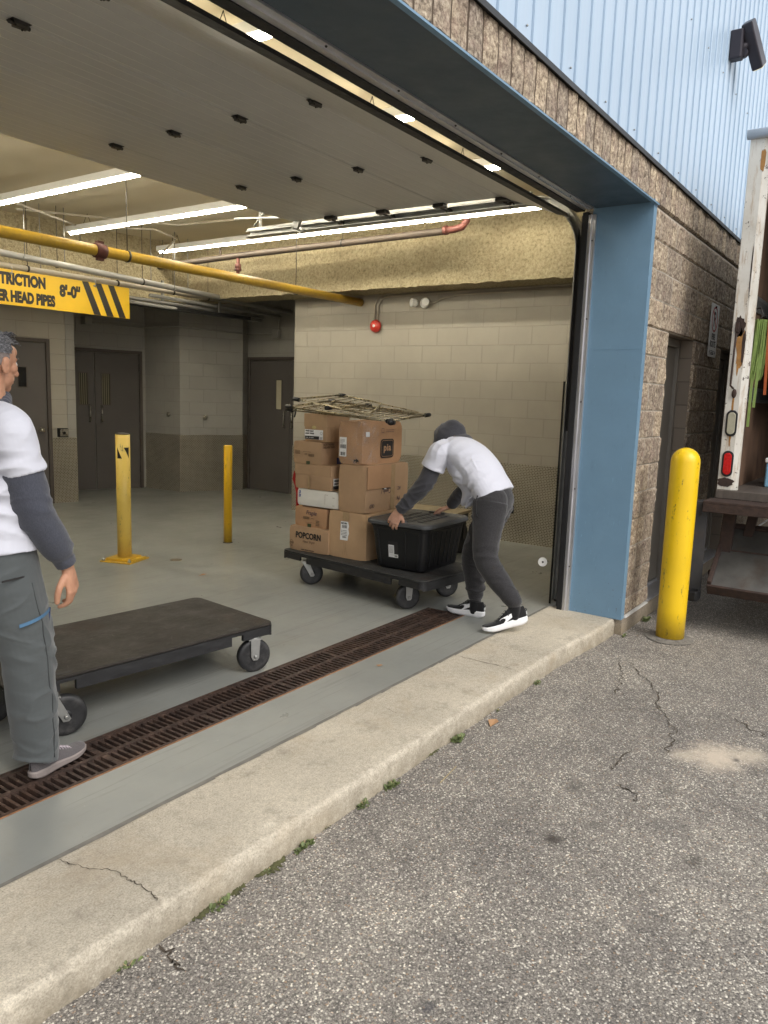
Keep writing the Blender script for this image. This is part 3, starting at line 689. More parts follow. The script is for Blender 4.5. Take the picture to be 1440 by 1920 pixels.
def door(M,x0,wd,h,leaves=1,win=None,handle='pull',glass=None,name='interior_door',matl=None,matf=None,kn=.06):
    matl=matl or MDOOR; matf=matf or MDOORD
    dr=obj('door_frame',MB().box((x0-.05,0,0),(x0,h+.05,.035),0,M).box((x0+wd,0,0),(x0+wd+.05,h+.05,.035),0,M).box((x0,h,0),(x0+wd,h+.05,.035),0,M),matf,BLD,bevel=.003)
    lw=wd/leaves
    for i in range(leaves):
        a=x0+i*lw; m=MB().box((a+.004,.012,0),(a+lw-.004,h-.004,.018),0,M)
        lf=obj('door_leaf',m,matl,BLD,bevel=.002)
        if win:
            wx=a+win[0] if i==0 else a+lw-win[0]-win[2]
            fr=MB().box((wx-.015,win[1]-.015,.018),(wx+win[2]+.015,win[1]+win[3]+.015,.024),0,M); obj('window_frame',fr,matf,lf)
            obj('door_window',MB().box((wx,win[1],.024),(wx+win[2],win[1]+win[3],.026),0,M),glass or MGLASS,lf)
        hx=a+lw-.09 if i==0 else a+.09
        if handle=='pull':
            hb=MB().tube([M@Vector((hx,1.06,.02)),M@Vector((hx,1.06,.06)),M@Vector((hx,1.30,.06)),M@Vector((hx,1.30,.02))],.011,8); obj('handle',hb,MSTEEL,lf)
        elif handle=='knob':
            hb=MB().lathe([(.03,.018),(.03,.024),(.012,.026),(.012,.05),(.028,.06),(.030,.075),(.018,.085)],14,M@Matrix.Translation((hx,1.0,0))); obj('handle',hb,MSTEEL,lf)
        for z in (.25,1.05,1.85):
            hg=a+.0 if i==0 else a+lw
            obj('hinge',MB().box((hg-.006,z,.018),(hg+.006,z+.11,.03),0,M),MDKSTEEL,lf)
MG2=None
def stripe_glass():
    t=NT('blind_glass'); co=t.coord(); s=t.n('SeparateXYZ'); t.link(co,s.inputs[0]); w=t.math('SINE',t.math('MULTIPLY',s.outputs[0],210.))
    return t.out(t.ramp(w,[(.3,(.05,.045,.03)),(.55,(.30,.27,.19))]),.2)
MG2=stripe_glass()
L2=(Vector(W3)-Vector(W2)).length
door(wm(W2,W3),.10,1.40,2.11,2,(.47,1.32,.12,.47),'pull',MG2)
dd=(Vector(W1)-Vector(W0)); L1=dd.length
door(wm(W0,W1),L1-1.30,.91,2.14,1,(.55,1.56,.10,.25),'knob',MGLASSD)
Lr=(Vector(W7)-Vector(W6)).length
door(wm(W6,W7),.09,1.85,2.09,2,(.63,1.33,.11,.45),'pull',MGLASS)
# outside doors, set back in the wall
def extdoor(x0,x1):
    o=MB(); y=YW+.13
    o.box((x0,YW+.1,.0),(x0+.045,YW+.2,2.15)); o.box((x1-.045,YW+.1,.0),(x1,YW+.2,2.15)); o.box((x0+.045,YW+.1,2.085),(x1-.045,YW+.2,2.15)); obj('door_frame',o,MDOORE,BLD,bevel=.003)
    lf=obj('door_leaf',MB().box((x0+.048,y,.06),(x1-.048,y+.045,2.08)),MDOORE,BLD,bevel=.002)
    obj('handle',MB().tube([(x0+.115,y,.99),(x0+.115,y-.055,.99),(x0+.235,y-.06,.985)],.010,8).lathe([(.03,0),(.03,.008)],12,frame((x0+.115,y-.008,.99),(1,0,0),(0,0,1))),MSTEEL,lf)
    obj('threshold',MB().box((x0,YW-.03,.018),(x1,y+.05,.034)).box((x0,y-.012,.034),(x1,y+.03,.056)),MALU,BLD)
    obj('door_reveal',MB().box((x1-.004,YW+.001,.035),(x1+.0,YW+.1,2.15)).box((x0,YW+.001,.035),(x0+.004,YW+.1,2.15)),MSMOOTHBLK,BLD)
extdoor(6.24,7.05); extdoor(8.1,9.0)
# black guide angle beside the track
# ================================================================ overhead sectional door
OD=thing('overhead_door','light grey ribbed sectional overhead door raised flat under the ceiling','overhead door',(1.8,2.4,3.0))
DXR=5.66
secs=[((2.425,2.984),(2.86,3.142)),((2.866,3.150),(3.43,3.158)),((3.436,3.158),(4.0,3.166)),((4.006,3.166),(4.57,3.174)),((4.576,3.174),(5.07,3.182))]
for (ya,za),(yb,zb) in secs:
    m=MB(); t_=.045; m.add([(-2.05,ya,za),(DXR,ya,za),(DXR,yb,zb),(-2.05,yb,zb),(-2.05,ya,za+t_),(DXR,ya,za+t_),(DXR,yb,zb+t_),(-2.05,yb,zb+t_)],[(0,3,2,1),(4,5,6,7),(0,1,5,4),(1,2,6,5),(2,3,7,6),(3,0,4,7)])
    obj('door_panel',m,MPANEL,OD,bevel=.003)
m=MB(); m.add([(-2.05,2.335,2.957),(DXR,2.335,2.957),(DXR,2.424,2.979),(-2.05,2.424,2.979),(-2.05,2.335,2.976),(DXR,2.335,2.976),(DXR,2.424,3.022),(-2.05,2.424,3.022)],[(0,3,2,1),(4,5,6,7),(0,1,5,4),(1,2,6,5),(2,3,7,6),(3,0,4,7)])
obj('bottom_seal',m,MRUBBER,OD)
def hingeat(x,y,z):
    m=MB(); m.box((x-.045,y-.028,z-.004),(x+.045,y+.028,z)); m.tube([(x-.05,y,z-.012),(x+.05,y,z-.012)],.010,8)
    m.prism([(-.04,-.028),(.02,-.034),(.04,-.012),(.04,.02),(-.02,.028)],z-.02,z-.004,Matrix.Translation((x,y,0)))
    m.ball((x-.025,y-.015,z-.022),.006,6,4); m.ball((x+.02,y+.012,z-.022),.006,6,4); return m
for (y,z) in ((2.868,3.146),(3.433,3.158),(4.003,3.166),(4.573,3.174)):
    for x in (-.2,.95,2.05,3.38,4.52): obj('hinge',hingeat(x,y,z),MDKSTEEL,OD,bevel=.002)
    rb=MB(); X=5.70; rb.box((5.60,y-.05,z-.03),(5.67,y+.05,z-.003)); rb.tube([(5.65,y,z-.03),(5.80,y,z-.03)],.008,8); rb.lathe([(.02,-.012),(.028,-.01),(.028,.01),(.02,.012)],14,frame((5.785,y,z-.03),(0,1,0),(0,0,1))); obj('roller',rb,MDKSTEEL,OD)
rb=MB(); rb.prism([(-.06,0),(.03,0),(.01,-.075),(-.02,-.075)],5.66,5.69,frame((0,5.02,3.182),(0,1,0),(0,0,1))); rb.tube([(5.62,5.02,3.11),(5.80,5.02,3.11)],.009,8); rb.lathe([(.02,-.012),(.03,-.01),(.03,.01),(.02,.012)],14,frame((5.74,5.02,3.11),(0,1,0),(0,0,1))); obj('roller',rb,MGALV,OD)
# track: vertical, curve, horizontal
def ctrack(pts,mb):
    pts=[Vector(p) for p in pts]
    prof=[(0,0),(.0,.055),(.012,.06),(.012,.05),(.022,.0)]
    rings=[]
    for i,p in enumerate(pts):
        t=(pts[min(i+1,len(pts)-1)]-pts[max(i-1,0)]).normalized(); X=Vector((1,0,0)); N=t.cross(X)
        rings.append([p+X*a+N*b for a,b in ((.055,-.028),(.0,-.028),(-.008,-.020),(-.008,-.026),(.0,-.033),(.062,-.033),(.062,.033),(.0,.033),(-.008,.026),(-.008,.020),(.0,.028),(.055,.028))])
    k=len(rings[0]); vs=[q for r in rings for q in r]
    mb.add(vs,[(i*k+j,i*k+(j+1)%k,(i+1)*k+(j+1)%k,(i+1)*k+j) for i in range(len(pts)-1) for j in range(k)])
arc=[(5.76,2.27+.40*(1-math.cos(R(a))),2.73+.40*math.sin(R(a))) for a in range(0,91,10)]
tk=MB(); ctrack([(5.72,2.26,.02),(5.76,2.27,2.72)]+arc+[(5.76,5.75,3.145)],tk); obj('track',tk,MGALV,OD)
an=MB(); an.box((5.795,2.215,.0),(5.80,2.30,2.9)); an.box((5.66,2.20,.0),(5.70,2.225,2.95)); obj('track_angle',an,MDKSTEEL,OD)
st_=MB(); st_.bar((5.80,2.7,3.20),(5.80,5.75,3.20),.04,.005); st_.bar((5.775,2.7,3.185),(5.775,5.75,3.185),.004,.03); st_.tube([(5.70,5.05,3.225),(5.70,5.85,3.29)],.012,8); st_.bar((5.8,5.6,3.2),(5.8,5.6,3.55),.035,.004,up=(0,1,0)); st_.bar((5.8,5.68,3.22),(5.8,5.3,3.55),.03,.004,up=(0,1,0)); obj('track_brace',st_,MGALV,OD)
sp=MB(); sp.tube([(-2,2.42,3.34),(5.9,2.42,3.34)],.016,10); obj('spring_shaft',sp,MGALV,OD)
for z in (.5,1.3,2.1): obj('bolt',MB().ball((5.69,2.22,z),.009,8,5),MDKSTEEL,OD)
pass
rod=MB(); rod.box((5.69,2.285,.0),(5.70,2.298,1.75)); obj('guide_angle',rod,MBLACKM,OD)
wh=MB(); M=frame((5.66,2.36,.335),(.55,-.83,0),(0,0,1)); wh.lathe([(.036,-.008),(.036,.008)],24,M); wh.lathe([(.008,.008),(.008,.012)],8,M,1); wh.tube([(5.66,2.36,.335),(5.72,2.34,.335)],.006,6,1); obj('end_disc',wh,[MWHITEP,MDKSTEEL],OD)
# ================================================================ services under the ceiling
def chain(mb,p,q,r=.003): mb.tube([p,q],r,5)
def ceil_light(x,y0,y1,lab):
    t=thing('ceiling_light',lab,'ceiling light',(x,(y0+y1)/2,3.34),0,'rows of tube lights under the bay ceiling')
    h=MB(); h.box((x-.055,y0,3.362),(x+.055,y1,3.425)); obj('housing',h,MWHITEP,t,bevel=.004)
    n=max(1,round((y1-y0)/1.22)); L=(y1-y0)/n
    for k in range(n):
        m=MB(); m.tube([(x,y0+k*L+.02,3.352),(x,y0+(k+1)*L-.02,3.352)],(.0145),10); obj('tube',m,MTUBE,t)
    for k in range(3):
        yy=y0+.35+k*(y1-y0-.7)/2; c=MB(); c.tube([(x-.05,yy,3.425),(x,yy,HC-.01),(x+.05,yy,3.425)],.003,5); obj('chain',c,MDKSTEEL,t)
ceil_light(6.88,3.0,8.45,'long lit tube light running beside the textured beam on the right')
ceil_light(5.58,2.86,8.45,'middle lit tube light crossing above the yellow gas pipe')
ceil_light(4.36,2.86,8.3,'lit tube light nearest the left, hung on short chains')
ceil_light(3.04,2.86,8.1,'lit tube light mostly hidden above the raised door, only its left end seen')
ceil_light(1.75,2.86,8.1,'lit tube light outermost to the left above the raised door')
def pipe(name,lab,pts,r,m,hang=(),parts=(),group=None,cat='pipe'):
    t=thing(name,lab,cat,pts[0],0,group)
    obj('tube',MB().tube(pts,r,16),m,t)
    for h in hang: 
        b=MB(); b.tube([(h[0],h[1],h[2]),(h[0],h[1],HC)],.004,6); b.lathe([(r+.004,-.01),(r+.006,-.01),(r+.006,.01),(r+.004,.01)],16,frame((h[0],h[1],h[2]),(0,1,0),(0,0,1)) if abs(pts[1][0]-pts[0][0])>abs(pts[1][1]-pts[0][1]) else frame((h[0],h[1],h[2]),(0,0,1),(1,0,0))); obj('hanger',b,MDKSTEEL,t)
    for f in parts: obj(*f,t)
    return t
YP=5.96
cp=MB(); cp.lathe([(.052,-.05),(.062,-.045),(.062,.045),(.052,.05)],16,frame((4.22,YP,2.745),(0,1,0),(0,0,1))); cp.box((4.19,YP-.02,2.79),(4.25,YP+.02,2.825)); cp.box((4.19,YP-.02,2.665),(4.25,YP+.02,2.70))
pipe('gas_pipe','fat yellow gas pipe crossing the bay to the right wall',[(-2.9,YP,2.75),(5,YP,2.745),(7.935,YP-.03,2.735)],.047,MYPIPE,[(4.5,YP,2.745),(6.75,YP,2.738),(2.2,YP,2.75)],[('coupling',cp,MRUST)])
pipe('grey_pipe','upper grey conduit pipe above the yellow warning sign',[(-2.9,8.20,3.10),(4.55,8.13,2.95),(8.9,7.95,2.785)],.036,MPIPEG,[(5.2,8.12,2.925),(6.3,8.06,2.883)])
pipe('cream_pipe','cream painted pipe from which the yellow warning sign hangs',[(-2.9,8.205,2.845),(9.0,8.215,2.835)],.030,MPIPEC,[(6.05,8.21,2.84),(4.9,8.21,2.84),(6.9,8.21,2.838),(7.5,8.21,2.836)])
for i,(y,z,x0,x1,r,lab) in enumerate([(8.33,2.66,6.3,8.6,.022,'thin grey pipe low in the dark bundle right of the sign'),(8.38,2.72,6.0,8.7,.02,'middle thin pipe of the dark bundle right of the sign'),(8.30,2.77,6.6,9.0,.022,'top thin pipe of the dark bundle right of the sign')]):
    pipe('thin_pipe',lab,[(x0,y,z),(x1,y-.05,z-.03)],r,MPIPEG)
du=thing('cable_tray','dark cable tray behind the pipe bundle under the beam','cable tray',(7.4,8.45,2.6)); obj('tray',MB().bar((6.45,8.52,2.665),(8.12,8.05,2.615),.12,.045),MBLACKM,du); obj('bracket',MB().box((6.9,8.42,2.66),(6.93,8.45,3.0)).box((7.7,8.2,2.66),(7.73,8.23,3.0)),MGALV,du)
XB=7.06
cpl=MB(); cpl.tube([(XB,7.19,2.95),(XB,7.19,3.25)],.022,10); cpl.lathe([(.03,-.03),(.04,-.025),(.04,.025),(.03,.03)],12,TM(XB,7.19,3.12)); cpl.lathe([(.045,-.012),(.045,.012)],10,TM(XB,7.19,3.08))
spr=MB(); spr.tube([(XB,7.5,3.25),(XB,7.5,3.42)],.015,8); spr.lathe([(.012,0),(.03,.01),(.012,.02),(.012,.06),(.035,.065),(.01,.075)],10,TM(XB,7.5,3.40))
elb=MB(); elb.tube([(XB,4.25,3.285),(XB,4.12,3.285),(XB,4.03,3.30),(XB,3.985,3.35),(XB,3.98,3.55)],.036,12); elb.lathe([(.046,-.02),(.046,.02)],14,frame((XB,4.22,3.285),(1,0,0),(0,0,1))); elb.lathe([(.046,-.02),(.046,.02)],14,TM(XB,3.98,3.42))
pipe('sprinkler_pipe','brown iron sprinkler pipe with red elbow beside the right tube light',[(XB,10.0,3.18),(XB,7.28,3.25),(XB,4.2,3.28)],.038,MPIPEB,[(XB,5.55,3.27),(XB,8.6,3.22)],[('coupling',cpl,MRUST),('sprinkler_head',spr,MPIPEB),('elbow',elb,MRUST)])
for i,(pts,lab) in enumerate([([(4.3,7.72,3.42),(4.7,7.9,3.42),(5.6,8.28,3.42),(5.75,8.5,3.30)],'painted conduit sagging across the ceiling at far left'),([(5.9,8.1,3.45),(6.25,7.75,3.46),(6.7,7.9,3.45),(6.8,8.5,3.2)],'painted conduit across the ceiling behind the middle light'),([(4.85,8.3,3.46),(6.3,7.4,3.49),(6.6,5.4,3.50)],'painted conduit along the ceiling beside the middle light')]):
    pipe('ceiling_conduit',lab,pts,.012,MPIPEC)
rods=[(4.45,8.2,2.95),(4.75,8.0,2.93),(5.05,8.2,2.85),(5.3,8.13,2.92),(6.55,8.21,2.84),(6.75,8.0,2.86),(7.15,8.21,2.84)]
for i,(x,y,z) in enumerate(rods):
    o=obj('hanger_rod',MB().tube([(x,y,z),(x,y,HC)],.005,6).box((x-.012,y-.012,z-.02),(x+.012,y+.012,z)),MGALV); tag(o,'thin steel hanger rod above the grey pipes at the back','rod','hanger rods above the back pipes')
# ---- hanging warning sign
sg=thing('warning_sign','yellow sign with black text and diagonal stripes hanging under pipes','sign',(5.0,8.21,2.43))
SY=8.205; Ms=frame((0,SY,0),(1,0,0),(0,0,1))
obj('board',MB().box((3.55,SY,2.432),(6.217,SY+.012,2.802)),MSIGNY,sg,bevel=.002)
tx=MB()
text_into(tx,'RESTRICTION',Ms@Matrix.Translation((5.105,2.655,.0)),.158,.72,.0105,align='RIGHT')
text_into(tx,'OVER HEAD PIPES',Ms@Matrix.Translation((5.212,2.475,.0)),.153,.66,.0105,align='RIGHT')
text_into(tx,"8'-0\"",Ms@Matrix.Translation((5.275,2.60,.0)),.17,.82,.0105)
for k in range(3):
    x=5.56+k*.175; tx.add([(x,SY-.0006,2.80),(x+.085,SY-.0006,2.80),(x+.25,SY-.0006,2.434),(x+.155,SY-.0006,2.434)],[(0,3,2,1)])
obj('lettering',tx,MSIGNK,sg)
hk=MB()
for x in (5.72,4.7,3.8): hk.tube([(x,SY-.03,2.745),(x,SY-.035,2.80),(x,8.21,2.875),(x,8.24,2.80)],.005,6); hk.ball((x,SY-.008,2.765),.012,8,5)
obj('hook',hk,MGALV,sg)
# ---- wall devices
ab=thing('alarm_bell','round red fire alarm bell on the right block wall','alarm bell',(7.94,5.673,2.44))
Mb=frame((7.94,5.673,2.44),(0,-1,0),(0,0,1)); obj('gong',MB().lathe([(.075,.02),(.078,.03),(.07,.055),(.045,.068),(.012,.072)],28,Mb),MRED,ab); obj('back_box',MB().box((-.05,-.05,0),(.05,.05,.03),0,Mb),MRED,ab); obj('centre_cap',MB().lathe([(.018,.07),(.018,.076)],14,Mb),MWHITEP,ab)
el=thing('emergency_light','small white twin head emergency light high on the right wall','emergency light',(7.94,5.0,2.69))
Me=frame((7.93,4.98,2.69),(0,-1,0),(0,0,1)); obj('base',MB().lathe([(.06,0),(.06,.02),(.05,.03)],20,Me),MWHITEP,el)
for s,dx in ((1,.045),(-1,-.10)):
    Mh=Me@Matrix.Translation((dx,.0,.06))@Matrix.Rotation(.5*s,4,'Y'); obj('lamp_head',MB().lathe([(.03,-.03),(.045,0),(.048,.05),(.04,.055)],18,Mh),MWHITEP,el)
def conduit(lab,pts,r=.011,box=None,m=None):
    t=thing('wall_conduit',lab,'conduit',pts[0]); obj('tube',MB().tube(pts,r,8),m or MPIPEC,t)
    if box: obj('junction_box',MB().box(*box),m or MPIPEC,t,bevel=.006)
conduit('painted conduit rising from the red bell and bending right',[(7.92,5.65,2.50),(7.92,5.65,2.68),(7.92,5.60,2.76),(7.92,5.50,2.79),(7.92,3.0,2.815)])
conduit('painted conduit from the bell joining the emergency light',[(7.92,5.70,2.50),(7.92,5.70,2.70),(7.92,5.64,2.80),(7.92,5.5,2.822),(7.92,4.9,2.83)],.009)
conduit('painted conduit running right from the emergency light',[(7.92,4.98,2.69),(7.92,4.85,2.69),(7.92,4.72,2.74),(7.92,4.5,2.765),(7.92,3.0,2.775)],.009)
pw=Vector(W2).lerp(Vector(W3),.42)
conduit('dim conduit with junction box over the double doors',[(7.12,10.42,2.54),(7.98,10.19,2.53),(8.03,9.44,2.53),(8.95,9.02,2.50)],.011,((7.06,10.36,2.50),(7.18,10.48,2.62)),MBLOCKD)
conduit('dim conduit with junction box over the right rear door',[(9.14,9.1,2.50),(9.06,8.35,2.49),(9.04,8.32,2.75),(9.0,8.25,2.9)],.011,((9.02,8.33,2.42),(9.10,8.45,2.55)),MBLOCKD)
pb=thing('door_push_plate','square push button station on the wall above tread plate','push button',(6.14,9.6,.95)); Mp=wm(W0,W1)@Matrix.Translation((L1-.19,.0,0))
obj('frame',MB().box((-.075,.90,0),(.065,1.02,.03),0,Mp),MBLACKM,pb,bevel=.003); obj('button_plate',MB().box((-.045,.91,.03),(.058,1.01,.034),0,Mp).lathe([(.02,.034),(.02,.042)],14,Mp@Matrix.Translation((.008,.955,0)),1),[MSTEEL,MBLACKM],pb)
def knob(p,n,lab):
    o=obj('wall_valve',MB().lathe([(.02,0),(.02,.015),(.035,.02),(.038,.035),(.02,.045)],14,frame(p,n.cross(Vector((0,0,-1))),(0,0,1))),MSTEEL); tag(o,lab,'valve')
n1=Vector((W4[1]-W3[1],-(W4[0]-W3[0]),0)).normalized(); n2=Vector((W5[1]-W4[1],-(W5[0]-W4[0]),0)).normalized()
knob((8.05+n1.x*.003,9.68,1.20),n1,'small round brass valve left of the projecting block corner'); knob((8.42,9.298,1.17),n2,'small round brass valve right of the projecting block corner')
so=obj('wall_outlet',MB().box((7.905,3.69,.33),(7.93,3.78,.42)).box((7.90,3.70,.34),(7.905,3.77,.41)),MBLACKM); tag(so,'small black outlet box low on the tread plate wall','outlet')

# ================================================================ bollards
def bollard_body(x,y,z0,r,h,m,name='post',dome=False):
    pr=[(r,z0),(r,h-.0)] if not dome else [(r,z0)]+[(r,z0+(h-r-z0)*k/6) for k in range(1,7)]+[(r*math.cos(R(a)),h-r+r*math.sin(R(a))) for a in range(12,90,13)]+[(.001,h)]
    return MB().lathe(pr,32,TM(x,y,0))
b1=thing('bollard','pale yellow bolted bollard with black chevron band inside the bay','bollard',(4.435,5.985,0))
obj('post',bollard_body(4.435,5.985,.03,.064,1.17,MYELP),MYELP,b1)
obj('cap',MB().lathe([(.060,1.17),(.058,1.18),(.03,1.186),(.001,1.187)],24,TM(4.435,5.985,0)),MDKSTEEL,b1)
bp=MB(); Mq=TM(4.435,5.985,0,R(20)); bp.box((-.16,-.16,.0),(.16,.16,.012),0,Mq); bp.prism([(-.11,-.16),(-.06,-.10),(.06,-.10),(.11,-.16)],.012,.03,Mq); bp.box((-.12,-.10,.012),(.12,.12,.035),0,Mq); obj('base_plate',bp,MYELD,b1,bevel=.003)
for sx in (-1,1):
    for sy in (-1,1): obj('anchor_bolt',MB().lathe([(.016,.012),(.016,.03),(.008,.03),(.008,.045)],6,Mq@Matrix.Translation((sx*.135,sy*.135,0))),MGALV,b1)
bd=MB()
for (a0,a1,q) in ((185,225,0),(240,285,1)):
    n=10
    for k in range(n):
        u0=k/n;u1=(k+1)/n; aa=R(a0+(a1-a0)*u0);ab_=R(a0+(a1-a0)*u1); rr=.0646
        def zt(u): return (1.055-.10*u) if q==0 else 1.055
        def zb(u): return .955 if q==0 else 1.055-.10*u
        f=lambda a,z:(4.435+rr*math.cos(a),5.985+rr*math.sin(a),z)
        bd.add([f(aa,zb(u0)),f(ab_,zb(u1)),f(ab_,zt(u1)),f(aa,zt(u0))],[(0,1,2,3)])
obj('chevron_band',bd,MSIGNK,b1)
b2=thing('bollard','thin deep yellow bollard standing in the floor without a base plate','bollard',(5.69,5.93,0)); obj('post',MB().lathe([(.044,0),(.044,1.025),(.038,1.032),(.001,1.033)],24,TM(5.69,5.93,0)),MYELD,b2); obj('floor_collar',MB().lathe([(.052,0),(.05,.006),(.044,.008)],20,TM(5.69,5.93,0)),MDKSTEEL,b2)
b3=thing('bollard','bright yellow round topped bollard standing in the asphalt outside','bollard',(5.79,1.375,ZA)); obj('sleeve',bollard_body(5.79,1.375,ZA+.02,.101,1.30,MYEL,dome=True),MYEL,b3)
obj('concrete_collar',MB().grid(lambda u,v:(5.79+(.10+.07*v*(1+.25*noise.noise(Vector((math.cos(u*6.283)*1.5,math.sin(u*6.283)*1.5,0)))))*math.cos(u*6.2832),1.375+(.10+.07*v*(1+.25*noise.noise(Vector((math.cos(u*6.283)*1.5,math.sin(u*6.283)*1.5,0)))))*math.sin(u*6.2832),ZA+.006+.012*(1-v)),40,4),mat('dirty_collar',(.20,.185,.16),.95,var=.5,vs=40,bump=.8,bs=120),b3)

# ================================================================ exterior wall things
wf=thing('wall_light','dark bronze wall flood light tilted down on pale blue siding','wall light',(7.42,1.68,4.6))
obj('junction_box',MB().box((7.36,1.60,4.50),(7.46,1.70,4.73)),MFIX,wf,bevel=.012,seg=2)
hd=MB(); A_=Vector((7.44,1.585,4.80)); B_=Vector((7.63,1.50,4.49)); ax=(B_-A_).normalized(); sidev=ax.cross(Vector((0,1,0))).normalized(); upv=sidev.cross(ax)
Mh=Matrix(((ax.x,sidev.x,upv.x,A_.x),(ax.y,sidev.y,upv.y,A_.y),(ax.z,sidev.z,upv.z,A_.z),(0,0,0,1))); L=(B_-A_).length
hd.prism([(0,-.07),(L*.2,-.085),(L,-.085),(L,.085),(L*.2,.085),(0,.07)],-.045,.045,Mh); obj('lamp_head',hd,MFIX,wf,bevel=.012,seg=2)
obj('lens',MB().box((L-.001,-.065,-.036),(L+.006,.065,.036),0,Mh),emis('fixture_lens',(.75,.66,.42),.35),wf,bevel=.003)
obj('arm',MB().tube([(7.42,1.64,4.58),(7.50,1.56,4.66)],.03,10).lathe([(.035,-.03),(.035,.03)],12,frame((7.45,1.60,4.56),(0,1,0),(0,0,1))),MFIX,wf)
fs=thing('fire_route_sign','white no parking fire route sign on the split face block','sign',(7.61,1.66,2.05)); Mf=frame((7.455,1.664,2.045),(1,0,0),(0,0,1))
obj('plate',MB().prism([(x+.155,y+.235) for x,y in rrect(.31,.47,.02)],-.004,0,Mf),MWHITEP,fs)
ry=MB(); outline([(.155+.105*math.cos(R(a)),.335+.105*math.sin(R(a))) for a in range(0,360,15)],.016,Mf,ry); outline([(.085,.405),(.225,.265)],.014,Mf,ry,closed=False,z1=.0009); obj('prohibition_ring',ry,mat('sign_red',(.55,.03,.03),.5),fs)
lt=MB(); text_into(lt,'P',Mf@Matrix.Translation((.155,.275,.0002)),.18,.9,.004,align='CENTER'); text_into(lt,'FIRE',Mf@Matrix.Translation((.155,.155,.0002)),.075,.95,.002,align='CENTER'); text_into(lt,'ROUTE',Mf@Matrix.Translation((.155,.09,.0002)),.075,.9,.002,align='CENTER')
lt.add([Mf@Vector(p) for p in ((.03,.04,.0006),(.06,.065,.0006),(.06,.015,.0006),(.28,.04,.0006),(.25,.065,.0006),(.25,.015,.0006))],[(0,2,1),(3,4,5)]); 
for k in range(3): lt.box((.09,.022+k*.014,.0002),(.22,.029+k*.014,.0008),0,Mf)
obj('lettering',lt,MINK,fs); obj('screw',MB().ball((7.61,1.66,2.49),.008,8,5).ball((7.61,1.66,2.07),.008,8,5),MDKSTEEL,fs)

# ================================================================ platform carts
def caster(parent,x,y,sw,trail=.035,W=.098):
    """x,y of the wheel's ground contact; sw = heading of the wheel plane"""
    M=TM(x,y,0,sw)
    c=MB(); 
    for s in (-1,1):
        c.prism([(-trail-.028,.196),(-trail+.03,.196),(.022,W-.012),(.012,W-.024),(-.014,W-.024),(-.026,W+.0)],-.003,.003,M@frame((0,s*.032,0),(1,0,0),(0,0,1)))
        c.lathe([(.011,0),(.011,.008),(.007,.012)],6,M@frame((0,s*.035,W),(1,0,0),(0,0,1)) if s<0 else M@frame((0,s*.035,W),(-1,0,0),(0,0,1)))
    c.box((-trail-.04,-.035,.192),(-trail+.04,.035,.20),0,M); c.lathe([(.035,.196),(.035,.208)],14,M@Matrix.Translation((-trail,0,0)))
    fo=obj('caster_fork',c,MGALV,parent,bevel=.0015)
    A=M@frame((0,0,W),(1,0,0),(0,0,1))
    w=MB(); w.lathe([(.070,-.022),(.090,-.024),(.0965,-.014),(W,0),(.0965,.014),(.090,.024),(.070,.022)],36,A)
    ty=obj('caster_wheel',w,MTYRE,parent)
    h=MB(); h.lathe([(.010,-.024),(.026,-.026),(.030,-.016),(.060,-.012),(.071,-.020),(.071,.020),(.060,.012),(.030,.016),(.026,.026),(.010,.024)],30,A)
    for k in range(6): h.box((.028,-.004,-.018),(.062,.004,.018),0,A@Matrix.Rotation(k*math.pi/3,4,'Z'))
    obj('hub',h,MHUBP,ty)
def platform_cart(lab,corner,yaw,L,Wd,H,casters,mdeck,slots=True):
    """corner = near right top corner; local x runs along the length away from it, y across"""
    t=thing('platform_cart',lab,'platform cart',(corner[0],corner[1],0),yaw)
    M=TM(corner[0],corner[1],0,yaw)
    P=[(x+L/2,y+Wd/2) for x,y in rrect(L,Wd,.05,6)]
    d=MB(); d.prism(P,H-.014,H,M); dk=obj('deck',d,mdeck,t,bevel=.004,seg=2)
    # skirt ring with notches
    s=MB(); n=len(P); Q=[]
    for i in range(n):
        a=Vector(P[i]); b=Vector(P[(i+1)%n]); m=max(1,int((b-a).length/.02))
        for k in range(m): Q.append(a.lerp(b,k/m))
    cx=Vector((L/2,Wd/2)); zs=[]
    for q in Q:
        z=H-.078
        onx=(q.y<.012 or q.y>Wd-.012)
        if onx and (abs(q.x-.27)<.036 or abs(q.x-(L-.27))<.036): z=H-.03
        elif onx and (q.x<.23 or q.x>L-.23): z=H-.066
        zs.append(z)
    m=len(Q)
    for i in range(m):
        j=(i+1)%m; a,b=Q[i],Q[j]; z=max(zs[i],zs[j]) 
        e=(b-a).normalized(); nn=Vector((-e.y,e.x))*.016; g=Vector((e.y,-e.x))*(-.003)
        vs=[(a.x-g.x,a.y-g.y,z),(b.x-g.x,b.y-g.y,z),(b.x+nn.x,b.y+nn.y,z),(a.x+nn.x,a.y+nn.y,z)]
        vs+=[(v[0],v[1],H-.0145) for v in vs]
        s.add([M@Vector(v) for v in vs],[(0,3,2,1),(4,5,6,7),(0,1,5,4),(1,2,6,5),(2,3,7,6),(3,0,4,7)])
    for k in range(7): s.box((.12+k*(L-.24)/6-.006,.02,H-.05),(.12+k*(L-.24)/6+.006,Wd-.02,H-.015),0,M)
    obj('skirt',s,MSKIRT,t)
    if slots:
        for sx in (.27,L-.27):
            for sy in (.040,Wd-.040): obj('stake_pocket',MB().box((sx-.036,sy-.015,H-.002),(sx+.036,sy+.015,H+.0015),0,M),MINK,t)
    for (x,y,sw,tr) in casters: caster(t,x,y,sw,tr)
    return t
CR=R(180-6.5)
def cartpt(c,yaw,x,y): q=TM(c[0],c[1],0,yaw)@Vector((x,y,0)); return q.x,q.y
